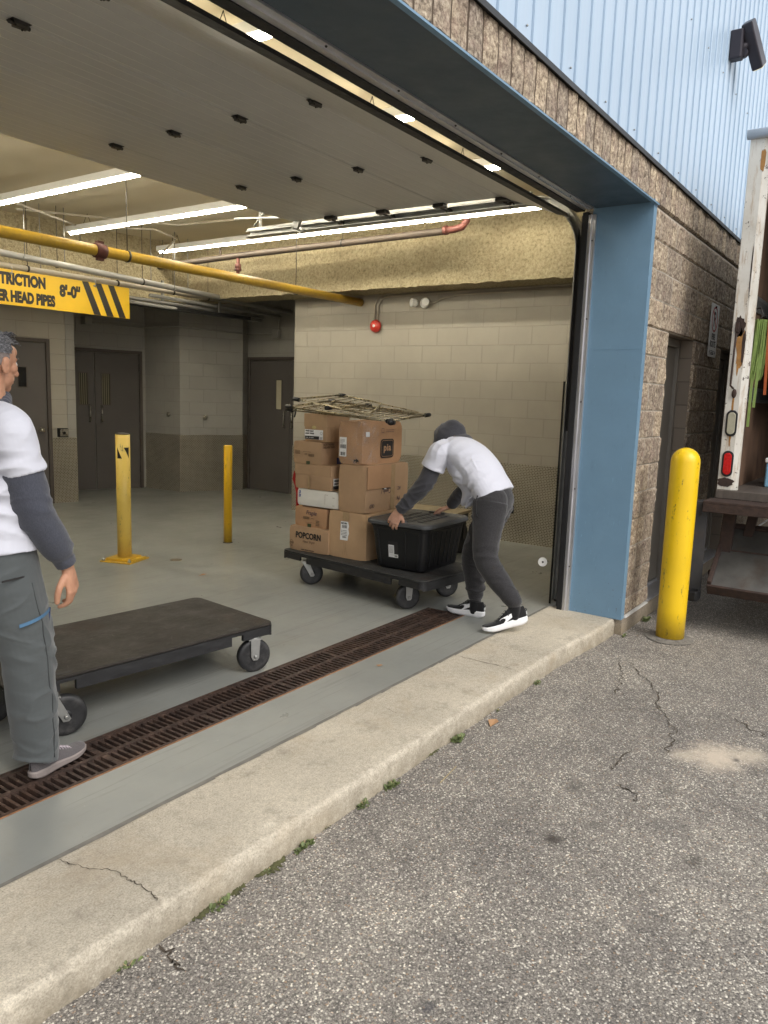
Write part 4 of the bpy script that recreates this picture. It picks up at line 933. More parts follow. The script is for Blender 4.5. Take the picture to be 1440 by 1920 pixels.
c1=(3.318,3.735); yaw1=R(173.5)     # local x to the left, local y towards the camera
p1=cartpt(c1,yaw1,.15,.67); 
platform_cart('empty dark brown platform cart beside the trench drain',c1,yaw1,1.52,.76,.272,
   [(3.10,3.02,R(-25),.0),(1.955,3.10,R(-22),.06),(3.22,3.60,R(-20),.03),(1.80,3.47,R(-30),.02)],MDECK)
c2=(4.672,2.858); yaw2=R(83.2)
# local x along the stack (+Y), local y points to -X, so mirror: corner is the far right one
q=TM(c2[0],c2[1],0,yaw2)@Vector((0,-.76,0)); c2b=(q.x,q.y)
platform_cart('charcoal platform cart loaded with cardboard boxes and a black tote',c2b,yaw2,1.555,.76,.268,
   [(4.80,3.07,R(-33),.0),(4.895,4.10,R(-40),.055),(5.32,3.03,R(-33),.0),(5.50,4.15,R(-20),.03)],MDECK2)

# ================================================================ cartons
def carton(lab,y0,y1,z0,z1,x0,dep,m,yaw=0,lid=0,bulge=.006,seed=0,soft=.005):
    t=thing('cardboard_box',lab,'box',(x0+dep/2,(y0+y1)/2,z0),R(yaw),'cardboard boxes stacked on the loaded cart')
    C=Vector((x0+dep/2,(y0+y1)/2,0)); Mr=Matrix.Translation(C)@Matrix.Rotation(R(yaw),4,'Z')@Matrix.Translation(-C)
    def face(mb,o,ux,vy,nu=8,nv=8,top=False):
        o=Vector(o);ux=Vector(ux);vy=Vector(vy); nn=ux.cross(vy).normalized()
        def fn(u,v):
            e=16*u*(1-u)*v*(1-v); p=o+ux*u+vy*v
            k=bulge*e*(1.2+noise.noise(p*4+Vector((seed,0,0)))*1.5)
            if soft: 
                d=soft*noise.noise(p*3.5+Vector((seed*2,1,0)))*1.2
                cn=(abs(u-.5)*2)**6*(abs(v-.5)*2)**6
                cc=Vector((x0+dep/2,(y0+y1)/2,(z0+z1)/2)); p=p+(cc-p)*soft*5*cn
                p=p+Vector((d*.3,d*.3,0))
                if p.z>z1-.01: p.z=p.z
            return p+nn*k
        mb.grid(fn,nu,nv)
    b=MB(); zt=z1
    face(b,(x0,y1,z0),(0,y0-y1,0),(0,0,zt-z0)); face(b,(x0,y0,z0),(dep,0,0),(0,0,zt-z0)); face(b,(x0+dep,y0,z0),(0,y1-y0,0),(0,0,zt-z0)); face(b,(x0+dep,y1,z0),(-dep,0,0),(0,0,zt-z0)); face(b,(x0,y0,zt),(dep,0,0),(0,y1-y0,0)); face(b,(x0,y1,z0),(dep,0,0),(0,y0-y1,0))
    if lid:
        b.xf(Mr); w=obj('carton_body',b,m,t,fixn=True)
        g=.006; l=MB(); l.box((x0-g,y0-g,z1-lid),(x0+dep+g,y1+g,z1+.003)); l.xf(Mr); obj('lid',l,m,t,bevel=.004,seg=2)
        x0-=g; y0-=g
    else:
        b.xf(Mr)
        me=obj('carton',b,m,t,fixn=True)
    Fr=Mr@frame((x0-bulge*1.3-.0008,y1,z0),(0,-1,0),(0,0,1)); Sd=Mr@frame((x0,y0-bulge*1.3-.0008,z0),(1,0,0),(0,0,1))
    return t,Fr,Sd
def lines(mb,M,x,y,w,h,n,mi=0,seed=1,th=.5):
    r=random.Random(seed)
    for k in range(n):
        yy=y+h*k/n; xx=x
        while xx<x+w:
            l=r.uniform(.1,.3)*w; l=min(l,x+w-xx); mb.box((xx,yy,0),(xx+l*.85,yy+h/n*th,.0008),mi,M); xx+=l
def barcode(mb,M,x,y,w,h,mi=0,seed=1):
    r=random.Random(seed); xx=x
    while xx<x+w: l=r.uniform(.001,.0035); mb.box((xx,y,0),(min(xx+l,x+w),y+h,.0009),mi,M); xx+=l+r.uniform(.001,.0025)
B_=0.0025
# popcorn
t,F,S=carton('bottom left carton printed POPCORN in black letters',3.938,4.362,.270,.478,4.908,.50,MCARD,seed=1)
m=MB(); text_into(m,'POPCORN',F@Matrix.Translation((.075,.112,0)),.072,.80,.0022,spacing=1.02); 
lines(m,F,.135,.012,.15,.012,1,seed=2); obj('lettering',m,MINK,t)
m=MB(); text_into(m,'Hyper Bright',F@Matrix.Translation((.15,.078,0)),.028,.9,0,shear=.5); obj('script_lettering',m,MFADE,t)
m=MB(); outline([(.03+.02*math.cos(R(a)),.062+.02*math.sin(R(a))) for a in range(0,360,30)],.004,F,m); m.box((.012,.057,0),(.048,.067,.0008),0,F); m.box((.02,.03,0),(.042,.036,.0008),0,F); obj('round_stamp',m,MFADE,t)
# fragile
t,F,S=carton('small low carton marked Fragile, on the POPCORN carton',3.982,4.325,.480,.645,4.935,.43,MCARD3,seed=2)
m=MB(); text_into(m,'Fragile',F@Matrix.Translation((.125,.105,0)),.052,.85,0,shear=.3); obj('handwriting',m,MPEN,t)
m=MB(); barcode(m,F,.095,.065,.07,.022,seed=3); lines(m,F,.235,.02,.04,.05,4,seed=4); lines(m,F,.12,.038,.11,.004,1,seed=5); lines(m,F,.18,.073,.03,.008,1,seed=8); obj('print',m,MFADE,t)
obj('green_mark',MB().box((.145,.0,0),(.185,.028,.0009),0,F),MGRN,t)
# white
t,F,S=carton('flat white box with blue print at its end',3.868,4.302,.660,.798,4.935,.40,MCARDW,seed=3,yaw=1)
m=MB(); text_into(m,'FILES',F@Matrix.Translation((.022,.125,0))@Matrix.Rotation(-math.pi/2,4,'Z'),.026,1.,.001); obj('lettering',m,MINKB,t)
m=MB(); outline([(.30,.03),(.30,.11)],.002,F,m,closed=False); outline([(.30,.11),(.33,.11)],.002,F,m,closed=False); m.box((.38,.09,0),(.40,.093,.0007),0,F); m.box((.38,.025,0),(.40,.028,.0007),0,F); obj('print',m,MFADE,t)
obj('tape',MB().box((.0,.0,0),(.012,.135,.0006),0,S@Matrix.Translation((.03,0,0))),MCARDW,t)
# lidded file box
t,F,S=carton('brown lidded file box resting on the flat white box',3.940,4.325,.802,1.008,4.93,.32,MCARD,lid=.085,seed=4)
m=MB(); m.prism([(.02,.018),(.135,.018),(.135,.105),(.02,.105)],0,.0007,S,0); obj('paper_label',m,MLABEL,t)
m=MB(); text_into(m,'simply',S@Matrix.Translation((.03,.080,.0008)),.026,1.,.0012); text_into(m,'paper',S@Matrix.Translation((.03,.056,.0008)),.026,1.,.0012); m.box((.02,.018,.0007),(.135,.045,.0012),0,S); obj('label_print',m,MINK,t)
obj('tape',MB().box((.15,.0,0),(.17,.11,.0006),0,F),MTAPE,t)
# software carton
t,F,S=carton('second box from the top left with faint print and a green tab',4.040,4.348,1.012,1.198,4.93,.40,MCARD,seed=5,yaw=-1)
m=MB(); text_into(m,'SOFTWARE',S@Matrix.Translation((.012,.160,0)),.026,1.05,.001); text_into(m,'DELIVERY BOX',S@Matrix.Translation((.012,.138,0)),.022,1.0,.001); lines(m,F,.02,.08,.06,.035,4,seed=6); lines(m,F,.11,.10,.09,.008,1,seed=7); barcode(m,F,.17,.065,.065,.022,seed=8); lines(m,F,.13,.075,.03,.018,2,seed=9); obj('print',m,MFADE,t)
obj('green_mark',MB().box((.150,.0,0),(.19,.026,.0009),0,F),MGRN,t); obj('blue_mark',MB().box((.19,.0,0),(.27,.055,.0009),0,S),MBLUP,t)
# top small lidded
t,F,S=carton('topmost left box with lid and a white and black paper label',4.020,4.252,1.202,1.428,4.955,.30,MCARD2,lid=.105,seed=6,yaw=1)
m=MB(); m.box((.012,.018,0),(.205,.098,.0007),0,F); obj('paper_label',m,MLABEL,t)
m=MB(); text_into(m,'simply paper',F@Matrix.Translation((.02,.082,.0008)),.017,1.,.001); text_into(m,'papier simply',F@Matrix.Translation((.02,.062,.0008)),.017,1.,.001); m.box((.014,.019,.0007),(.165,.045,.0012),0,F); lines(m,F,.172,.022,.028,.02,3,seed=3); outline([(.187+.011*math.cos(R(a)),.072+.011*math.sin(R(a))) for a in range(0,360,40)],.002,F,m,z1=.0012); obj('label_print',m,MINK,t)
m=MB(); text_into(m,'4.4KG  500 SHEETS',F@Matrix.Translation((.020,.028,.0013)),.011,1.,.0); obj('reversed_print',m,MLABEL,t)
hh=MB(); hh.lathe([(.014,.0),(.014,.001)],16,F@Matrix.Translation((.115,.118,.006))@Matrix.Diagonal((1.6,1,1,1))); obj('hand_hole',hh,mat('hole_paper',(.55,.45,.2),.8),t)
# big bottom box
t,F,S=carton('largest carton, at the bottom right, with a torn white shipping label',3.566,3.948,.270,.652,4.925,.52,MCARD2,seed=7,yaw=.5)
m=MB(); m.prism([(.125,.150),(.202,.150),(.208,.19),(.216,.21),(.208,.245),(.214,.27),(.204,.305),(.13,.305)],0,.0007,F); obj('paper_label',m,MLABEL,t)
m=MB(); text_into(m,'847-704',F@Matrix.Translation((.135,.283,.0008)),.019,.9,.0012); barcode(m,F,.145,.25,.05,.026,seed=11); lines(m,F,.135,.19,.06,.05,4,seed=12,th=.35); barcode(m,F,.148,.168,.04,.016,seed=13); obj('label_print',m,MINK,t)
obj('tape',MB().box((.150,.312,0),(.215,.384,.0006),0,F),MTAPE,t)
m=MB(); 
for a,b in (((.16,.145),(.175,.03)),((.19,.145),(.175,.03)),((.175,.14),(.20,.02)),((.15,.06),(.16,.025))): outline([a,b],.002,F,m,closed=False)
obj('torn_tape',m,MTAPE,t)
# mid box with handwriting
t,F,S=carton('wide carton with upside down marker writing under the stretch wrapped box',3.588,3.858,.656,1.040,4.93,.615,MCARD,seed=8)
m=MB()
MS=lambda x,y,r=0:S@Matrix.Translation((x,y,0))@Matrix.Rotation(R(r),4,'Z')
text_into(m,'Cords /',MS(.355,.185,180),.060,.75,0,shear=.25); text_into(m,'AC',MS(.50,.19,180),.045,.8,0,shear=.2); text_into(m,'OLD',MS(.12,.07,180),.045,.7,0,shear=.2); text_into(m,'PV',MS(.49,.11,180),.050,.8,0,shear=.2); text_into(m,'to',MS(.60,.06,180),.045,.7,0,shear=.2)
obj('handwriting',m,MPEN,t)
fl_=MB(); fl_.box((.01,.192,0),(.34,.382,.004),0,S); obj('flap',fl_,MCARD3,t,bevel=.001); obj('torn_gap',MB().box((.22,.184,.0005),(.34,.190,.0014),0,S),MINK,t); obj('torn_gap_paper',MB().box((.25,.182,.0015),(.28,.190,.002),0,S),MLABEL,t)
obj('tape',MB().box((.345,.0,.0002),(.405,.384,.0008),0,S),MTAPE,t)
# pia box
t,F,S=carton('stretch wrapped carton with a black rounded logo, topmost at right',3.632,3.868,1.043,1.388,4.93,.565,MCARD3,seed=9,bulge=.007,soft=.012)
m=MB(); Ml=S@Matrix.Translation((.335,.125,.0012)); m.prism(rrect(.19,.155,.03),0,.001,Ml); obj('logo_panel',m,MINK,t)
m=MB(); outline(rrect(.166,.131,.024),.0035,Ml@Matrix.Translation((0,0,.001)),m); text_into(m,'pia',Ml@Matrix.Translation((0,-.018,.001)),.080,1.05,.0022,align='CENTER',spacing=1.1); obj('logo_lettering',m,MCARD3,t)
m=MB(); text_into(m,'pia',F@Matrix.Translation((.165,.022,.0015)),.040,1.0,.003); obj('small_logo',m,MINK,t)
m=MB(); outline([(.25,.255),(.28,.255),(.28,.29),(.25,.29)],.003,S@Matrix.Translation((0,0,.0015)),m); lines(m,S@Matrix.Translation((0,0,.0016)),.31,.275,.12,.006,1,seed=4); lines(m,S@Matrix.Translation((0,0,.0016)),.31,.26,.12,.006,1,seed=5); obj('print',m,MPEN,t)
m=MB().box((.018,.06,.0012),(.088,.215,.0018),0,F); obj('paper_label',m,MLABEL,t); m=MB().box((.10,.225,.002),(.15,.265,.003),0,S@Matrix.Translation((-.07,0,0))); obj('paper_label',m,MLABEL,t)
m=MB(); barcode(m,F@Matrix.Translation((0,0,.0012)),.024,.125,.058,.032,seed=14); barcode(m,F@Matrix.Translation((0,0,.0012)),.030,.068,.046,.028,seed=15); lines(m,F@Matrix.Translation((0,0,.0012)),.024,.165,.03,.04,4,seed=16,th=.3); m.box((.06,.175,.0018),(.064,.20,.0024),0,F); obj('label_print',m,MINK,t)
fm=MB()
def film(u,v):
    # wraps front and side faces, slack and wrinkled
    L_=.236+.20; s_=u*L_; z=1.05+.345*v*(1-.25*max(0,u-.55))
    k=.007+.006*noise.noise(Vector((u*7,v*9,3)))
    if s_<.236: return (4.93-k-.007*math.sin(math.pi*min(1,s_/.236)),3.868-s_,z)
    return (4.93+(s_-.236),3.632-k-.007,z)
fm.grid(film,60,40,sm=True); obj('stretch_film',fm,MFILM,t)
# ---- tote
tt=thing('storage_tote','large black plastic tote with grey lid on the loaded cart','storage tote',(5.155,3.215,.268),R(2))
CT=Matrix.Translation((5.155,3.215,0))@Matrix.Rotation(R(2),4,'Z')
def rring(w,h,r,z,n=6): return [CT@Vector((x,y,z)) for x,y in rrect(w,h,r,n)]
def loft(rings,mb,mi=0,cap0=True,cap1=True,sm=False):
    n=len(rings[0]); vs=[p for r_ in rings for p in r_]
    mb.add(vs,[(i*n+k,i*n+(k+1)%n,(i+1)*n+(k+1)%n,(i+1)*n+k) for i in range(len(rings)-1) for k in range(n)],mi,sm)
    b=len(mb.v)-len(vs)
    if cap0: mb.f.append([b+k for k in range(n)][::-1]); mb.uv.append(None); mb.mi.append(mi); mb.sm.append(False)
    if cap1: mb.f.append([b+(len(rings)-1)*n+k for k in range(n)]); mb.uv.append(None); mb.mi.append(mi); mb.sm.append(False)
b=MB(); loft([rring(.55,.41,.045,.271),rring(.575,.435,.055,.285),rring(.645,.505,.06,.58),rring(.655,.515,.06,.60),rring(.665,.525,.06,.602),rring(.665,.525,.06,.628)],b)
def rib(u,side):
    # vertical shallow ribs following the taper
    pts=[]
    for z,w,h in ((.30,.580,.440),(.575,.642,.502)):
        if side=='x': pts.append(CT@Vector((-w/2-.001,u*h/.44*1.0,z)))
        else: pts.append(CT@Vector((u*w/.58,-h/2-.001,z)))
    b.bar(pts[0],pts[1],.016 if side=='y' else .012,.006 if side=='x' else .010,up=(1,0,0) if side=='x' else (0,1,0))
for u in (-.17,-.06,.16): rib(u,'x')
for u in (-.20,-.13,-.06,.01,.08,.15,.21): rib(u,'y')
obj('tub',b,MTOTE,tt,bevel=.002)
l=MB(); loft([rring(.70,.56,.07,.618),rring(.716,.576,.08,.622),rring(.716,.576,.08,.642),rring(.70,.56,.075,.652),rring(.655,.515,.06,.656),rring(.635,.495,.055,.650),rring(.62,.48,.05,.650)],l); 
ld=obj('lid',l,MLID,tt,bevel=.0015)
pd=MB()
for i in range(7):
    for j in range(4):
        x=-.20+i*.066; y=-.13+j*.085; pd.prism([(x-.02,y-.028),(x+.02,y-.028),(x+.028,y+.006),(x,y+.032),(x-.028,y+.006)],.650,.656,CT)
obj('raised_pad',pd,MLID,ld,bevel=.0015)
for sx in (-1,1):
    hb=MB(); hb.prism(rrect(.05,.14,.02),.648,.664,CT@Matrix.Translation((sx*.29,0,0))); obj('lid_latch',hb,MLID,ld,bevel=.003)
LB=CT@frame((-.2965,.035,.365),(0,-1,0),(-.13,0,1)); m=MB().box((-.05,0,0),(.035,.125,.0012),0,LB); obj('black_label',m,MINK,tt)
m=MB().box((-.05,.012,.0013),(.0,.098,.0018),0,LB).box((-.05,0,.0013),(.035,.026,.0018),0,LB); obj('paper_label',m,MLABEL,tt)
m=MB(); lines(m,LB@Matrix.Translation((0,0,.0018)),-.046,.034,.042,.06,9,seed=20,th=.3); barcode(m,LB@Matrix.Translation((0,0,.0018)),.004,.006,.026,.014,seed=21); obj('label_print',m,MINK,tt)
# ---- drying rack
dr=thing('drying_rack','folded metal drying rack lying across the top boxes','drying rack',(5.2,3.85,1.43))
A1=Vector((4.97,4.46,1.478));Bq=Vector((4.86,3.34,1.408));Cq=Vector((5.50,3.38,1.452));D1=Vector((5.60,4.50,1.535))
A2=Vector((4.99,4.40,1.545));B2=Vector((4.93,3.56,1.452));C2=Vector((5.56,3.90,1.53));D2=Vector((5.62,4.40,1.59))
m=MB()
def fr(a,b,c,d,r): m.tube([a,b],r,8); m.tube([b,c],r,8); m.tube([c,d],r,8); m.tube([d,a],r,8)
fr(A1,Bq,Cq,D1,.009); fr(A1+Vector((.02,.01,-.025)),Bq+Vector((.02,.05,-.0)),Cq+Vector((0,.05,-.01)),D1-Vector((0,0,.03)),.007); fr(A2,B2,C2,D2,.008)
E1=A1.lerp(Bq,.42)+Vector((0,0,.035)); E2=D1.lerp(Cq,.42)+Vector((0,0,.01)); m.tube([E1,E2],.011,8)
m.tube([A2,A1.lerp(Bq,.9)+Vector((.01,0,.02))],.006,8); m.tube([D2,Cq+Vector((0,.1,.02))],.0045,6)
obj('frame',m,MBRASS,dr)
m=MB()
for k in range(1,15): u=k/15; m.tube([A1.lerp(Bq,u)+Vector((0,0,.004)),D1.lerp(Cq,u)+Vector((0,0,.004))],.0038,6)
for k in range(1,6): u=k/6; m.tube([A2.lerp(B2,u),D2.lerp(C2,u)],.0038,6)
obj('rung',m,MBRASS,dr)
for (p,q_) in ((A1,Bq),(Bq,Cq),(Cq,Bq),(D1,Cq),(A2,B2),(D2,C2),(E1,E2),(E2,E1),(A1+Vector((.02,.01,-.025)),Bq)):
    d=(q_-p).normalized(); j=MB().tube([p-d*.02,p+d*.055],.018,10); obj('corner_joint',j,MHUBP,dr,bevel=.003)
j=MB().tube([Bq+Vector((-.005,-.02,-.012)),Bq+Vector((.05,-.015,-.010))],.02,10).ball(Bq+Vector((-.004,-.018,-.006)),.024,10,8); obj('corner_joint',j,MHUBP,dr)
m=MB().tube([A1+Vector((.03,-.06,0)),A1+Vector((.02,-.07,-.05)),A1+Vector((.025,-.055,-.085))],.007,6); obj('hook_strap',m,MHUBP,dr)
# ---- red hand truck behind the stack
ht=thing('hand_truck','red tube hand truck handle standing behind the left box stack','hand truck',(5.1,4.45,.272))
m=MB()
for x in (5.03,5.33): m.tube([(x,4.385,.275),(x,4.385,.74),(x,4.40,.80),(x,4.43,.86),(x,4.415,.92),(x,4.37,.955)],.015,10)
m.tube([(5.03,4.37,.955),(5.33,4.37,.955)],.015,10); m.tube([(5.03,4.385,.5),(5.33,4.385,.5)],.012,10)
obj('handle_frame',m,MREDT,ht); obj('toe_plate',MB().box((5.0,4.37,.270),(5.36,4.40,.278)),MDKSTEEL,ht)
# ---- wooden topped cart behind the tote
wc=thing('wooden_cart','low wood topped cart behind the black tote by the tread plate wall','cart',(6.8,4.0,0),R(5))
Mw=TM(6.42,3.72,0,R(5)); obj('wood_top',MB().box((0,0,.42),(.66,.95,.45),0,Mw),MWOODC,wc,bevel=.004)
obj('cart_frame',MB().box((.02,.02,.36),(.64,.93,.419),0,Mw),MBLACKM,wc)
for (x,y) in ((.12,.06),(.55,.06),(.12,.88),(.55,.88)):
    Aw=Mw@frame((x,y,.155),(1,0,0),(0,0,1)); w=MB().lathe([(.02,-.03),(.12,-.03),(.152,-.02),(.155,0),(.152,.02),(.12,.03),(.02,.03)],28,Aw); obj('wheel',w,MRUBBER,wc); obj('wheel_bracket',MB().box((x-.03,y-.045,.15),(x+.03,y-.038,.37),0,Mw).box((x-.03,y+.038,.15),(x+.03,y+.045,.37),0,Mw),MDKSTEEL,wc)

# ================================================================ box truck
TX=6.40; TY0,TY1=-1.15,1.27; ZF=.96; ZT=3.50
tk_=thing('box_truck','old white box truck with rust spots, open rear and lowered tail lift','truck',(TX,.06,ZA))
b=MB(); b.box((TX+.06,TY1-.03,ZF-.05),(12,TY1,ZT)); b.box((TX+.06,TY0,ZF-.05),(12,TY0+.03,ZT)); b.box((TX+.06,TY0+.03,ZT-.03),(12,TY1-.03,ZT)); b.box((11.97,TY0+.03,ZF),(12,TY1-.03,ZT-.03)); obj('cargo_box',b,MTRUCK,tk_,bevel=.005)
b=MB(); b.box((TX+.065,TY1-.085,ZF),(11.9,TY1-.032,ZT-.06)); b.box((TX+.065,TY0+.032,ZF),(11.9,TY0+.085,ZT-.06)); b.box((11.9,TY0+.085,ZF),(11.96,TY1-.085,ZT-.06)); obj('plywood_lining',b,MPLY,tk_)
b=MB(); b.box((TX-.03,TY0,ZF-.065),(11.9,TY1,ZF)); obj('load_floor',b,MTFLOOR,tk_,bevel=.004)
b=MB(); 
for z in (1.70,2.40,): 
    b.box((TX+.1,TY1-.100,z-.06),(11.8,TY1-.086,z+.06))
rl=obj('lashing_rail',b,MGALV,tk_)
b=MB()
for z in (1.70,2.40):
    for k in range(60): b.box((TX+.12+k*.05,TY1-.1015,z-.03),(TX+.135+k*.05,TY1-.1001,z+.03))
obj('rail_slot',b,MINK,rl)
b=MB(); b.prism([(TY1,0),(TY1-.10,0),(TY1-.145,.035),(TY1-.145,.06),(TY1,.06)],ZF-.0,3.56,frame((TX,0,0),(0,1,0),(1,0,0))@Matrix.Diagonal((1,1,-1,1))); 
ps=obj('rear_post',b,MTRUCK,tk_,bevel=.006,seg=2,fixn=True)
b=MB(); b.box((TX,TY0,ZF),(TX+.06,TY0+.13,3.56)); obj('rear_post',b,MTRUCK,tk_,bevel=.006)
b=MB(); b.box((TX-.0,TY0+.13,3.36),(TX+.06,TY1-.15,3.54)); obj('rear_header',b,MTRUCK,tk_,bevel=.006)
b=MB(); b.tube([(TX-.01,TY1+.02,3.565),(TX-.01,TY0,3.565)],.035,12); obj('top_rail',b,MALU,tk_)
# rust patches with their own outline, tail lamps, latch rod
def blob(cy,cz,ry,rz,seed,x=TX-.0015,n=26,amp=.35):
    return [(x,cy+ry*math.cos(a)*(1+amp*noise.noise(Vector((math.cos(a)*1.7,math.sin(a)*1.7,seed)))*1.6),cz+rz*math.sin(a)*(1+amp*noise.noise(Vector((math.cos(a)*2.1,math.sin(a)*2.1,seed+5)))*1.6)) for a in [2*math.pi*k/n for k in range(n)]]
def poly(P,m,name,par):
    q=MB(); q.add(P,[tuple(range(len(P)))[::-1]]); o=obj(name,q,m,par); return o
poly(blob(TY1-.055,2.20,.035,.075,1),MRUSTB,'rust_patch',ps); poly(blob(TY1-.07,2.03,.026,.16,2),MRUSTO,'rust_patch',ps); poly(blob(TY1-.092,2.05,.012,.12,3,TX-.003),MRUSTB,'rust_patch',ps)
poly(blob(TY1-.058,1.60,.008,.09,5),MRUSTO,'rust_patch',ps); poly(blob(TY1-.06,1.36,.008,.06,6),MRUSTO,'rust_patch',ps); poly(blob(TY1-.06,1.02,.055,.035,7,TX-.003),MRUSTB,'rust_patch',ps); poly(blob(TY1-.10,3.38,.02,.07,8),MRUSTO,'rust_patch',ps); poly(blob(TY1-.093,2.6,.004,.2,9),MRUSTB,'rust_patch',ps)
def lamp(z,m,h=.20,y=TY1-.062):
    M=frame((TX-.001,y,z),(0,-1,0),(0,0,1)); o=obj('lamp_gasket',MB().prism(rrect(.082,h,.04,6),0,.012,M),MRUBBER,ps,bevel=.005,seg=2)
    return obj('tail_lamp' if m is MLENSR else 'reverse_lamp',MB().prism(rrect(.056,h-.032,.028,6),.0,.017,M),m,ps,bevel=.005,seg=2)
lamp(1.165,MLENSR); lamp(1.475,MLENSC)
b=MB(); b.tube([(TX-.014,TY1-.035,2.20),(TX-.014,TY1-.03,1.80),(TX-.014,TY1-.03,1.76),(TX-.014,TY1-.055,1.735)],.0075,8); b.box((TX-.03,TY1-.05,2.16),(TX,TY1-.025,2.23)); b.ball((TX-.016,TY1-.062,1.70),(.014,.018,.035),10,8); obj('latch_rod',b,MRUSTB,ps)
# rear sill, side column, tail lift
b=MB(); b.box((TX-.28,TY0,ZF-.085),(TX-.03,TY1+.03,ZF-.066)); b.box((TX-.28,TY0,ZF-.15),(TX-.26,TY1+.03,ZF-.085)); obj('rear_sill',b,MRUSTB,tk_,bevel=.003)
b=MB(); b.prism([(0,0),(.10,-.01),(.115,.60),(.10,.71),(.03,.72),(.0,.66)],0,.10,frame((TX-.19,TY1+.005,.165),(-0.3,1,0),(0,0,1))); b.lathe([(.02,0),(.02,.01)],12,frame((TX-.21,TY1+.06,.78),(0,1,0),(0,0,1))); obj('lift_column',b,MLGATED,tk_,bevel=.012,seg=2)
obj('column_foot',MB().box((TX-.27,TY1+.01,.10),(TX-.13,TY1+.09,.19)),MRUBBER,tk_,bevel=.02,seg=2)
b=MB(); b.bar((TX-.0,TY1-.12,.87),(TX-.02,TY1-.10,.25),.06,.09,up=(0,1,0)); b.bar((TX+.25,TY1-.26,.87),(TX+.02,TY1-.22,.35),.05,.07,up=(0,1,0)); b.box((TX-.12,TY0,.30),(TX-.09,TY1-.02,.34)); obj('lift_arm',b,MRUSTB,tk_,bevel=.004)
pM=frame((TX-.30,TY1-.06,.25),(0,-1,0),(.62,0,.50)); b=MB(); b.box((0,0,-.02),(2.2,.62,.02),0,pM); obj('lift_platform',b,MLGATE,tk_,bevel=.006)
b=MB(); b.box((0,0,.0205),(.03,.62,.06),0,pM); b.box((-.0,-.02,-.07),(2.2,.0,.03),0,pM); b.box((0,.60,.0205),(2.2,.64,.05),0,pM); b.box((0,.36,.0205),(2.2,.375,.028),0,pM); obj('platform_rim',b,MRUSTB,tk_,bevel=.004)
# chassis, wheels, cab
b=MB(); b.box((TX+.2,-.45,.66),(13.5,-.35,.86)); b.box((TX+.2,.35,.66),(13.5,.45,.86)); 
for k in range(6): b.box((TX+.5+k,-.35,.70),(TX+.56+k,.35,.80))
obj('chassis',b,MLGATED,tk_)
for x,y in ((9.4,.95),(9.4,-.83),(12.9,.98),(12.9,-.86)):
    A=frame((x,y,.33),(1,0,0),(0,0,1)); w=obj('wheel',MB().lathe([(.20,-.13),(.42,-.13),(.45,-.10),(.45,.10),(.42,.13),(.20,.13)],32,A),MRUBBER,tk_); obj('rim',MB().lathe([(.02,-.05),(.2,-.06),(.2,.06),(.02,.05)],24,A),MALU,w)
b=MB(); b.prism([(12.1,.55),(14.2,.45),(14.25,1.2),(13.6,1.35),(13.1,2.1),(12.1,2.15)],-1.0,1.12,frame((0,0,0),(1,0,0),(0,0,1))@Matrix.Diagonal((1,1,-1,1))); obj('cab',b,MTRUCK,tk_,bevel=.06,seg=3,fixn=True)
obj('cab_window',MB().box((12.5,-1.125,1.40),(13.05,-1.118,2.0)).box((12.5,1.005,1.40),(13.05,1.002,2.0)),MGLASSD,tk_)
# straps and things hung or set in the truck
gs=thing('green_strap','bundle of lime green webbing straps hanging inside the truck','strap',(6.62,1.10,2.3))
rnd=random.Random(4); m=MB(); 
for k in range(9):
    y=1.150-.008*k; x=6.60+.015*k; zb=rnd.uniform(1.78,1.95); P=[]
    w=.018+.012*rnd.random()
    for j in range(13):
        a=j/12*math.pi; P.append(Vector((x-.02+.012*math.sin(j+k),y-w*math.cos(a)*1.2,2.27-(2.27-zb)*math.sin(a)**.6)))
    for j in range(12):
        d=P[j+1]-P[j]; m.add([P[j]-Vector((.012,0,0)),P[j+1]-Vector((.012,0,0)),P[j+1]+Vector((.012,.0,0)),P[j]+Vector((.012,0,0))],[(0,1,2,3)]); 
    m.bar(P[0],P[4],.014,.003,up=(1,0,0)); m.bar(P[12],P[8],.014,.003,up=(1,0,0)); m.bar(P[4],P[6],.02,.003,up=(1,0,0)); m.bar(P[6],P[8],.02,.003,up=(1,0,0))
m.bar((6.60,1.13,1.95),(6.60,1.128,1.45),.020,.003,up=(1,0,0)); m.bar((6.64,1.10,2.0),(6.63,1.105,1.60),.020,.003,up=(1,0,0))
obj('webbing',m,MGREEN,gs); obj('hook',MB().tube([(6.62,1.18,2.34),(6.62,1.12,2.36),(6.61,1.10,2.30),(6.61,1.13,2.25)],.008,8),MDKSTEEL,gs)
os_=obj('orange_strap',MB().bar((6.66,1.06,2.27),(6.66,1.04,1.70),.02,.004,up=(1,0,0)),MORANGE); tag(os_,'orange strap hanging beside the lime straps inside the truck','strap')
nb=obj('moving_blanket',MB().grid(lambda u,v:(7.0+.03*math.sin(v*20)+.9*u,1.02-.10*u+.02*math.sin(u*24),ZF+.62+v*.85),20,12,sm=True),MNAVY); tag(nb,'dark navy blanket hanging deep inside the truck behind the straps','blanket')
cb=thing('storage_case','light blue case with white top on the truck floor','case',(7.0,.98,ZF)); obj('case_body',MB().box((6.9,.62,ZF+.001),(7.25,1.012,1.16)),MCYAN,cb,bevel=.01); obj('case_lid',MB().box((6.89,.61,1.161),(7.26,1.022,1.20)),MWHITEP,cb,bevel=.008)

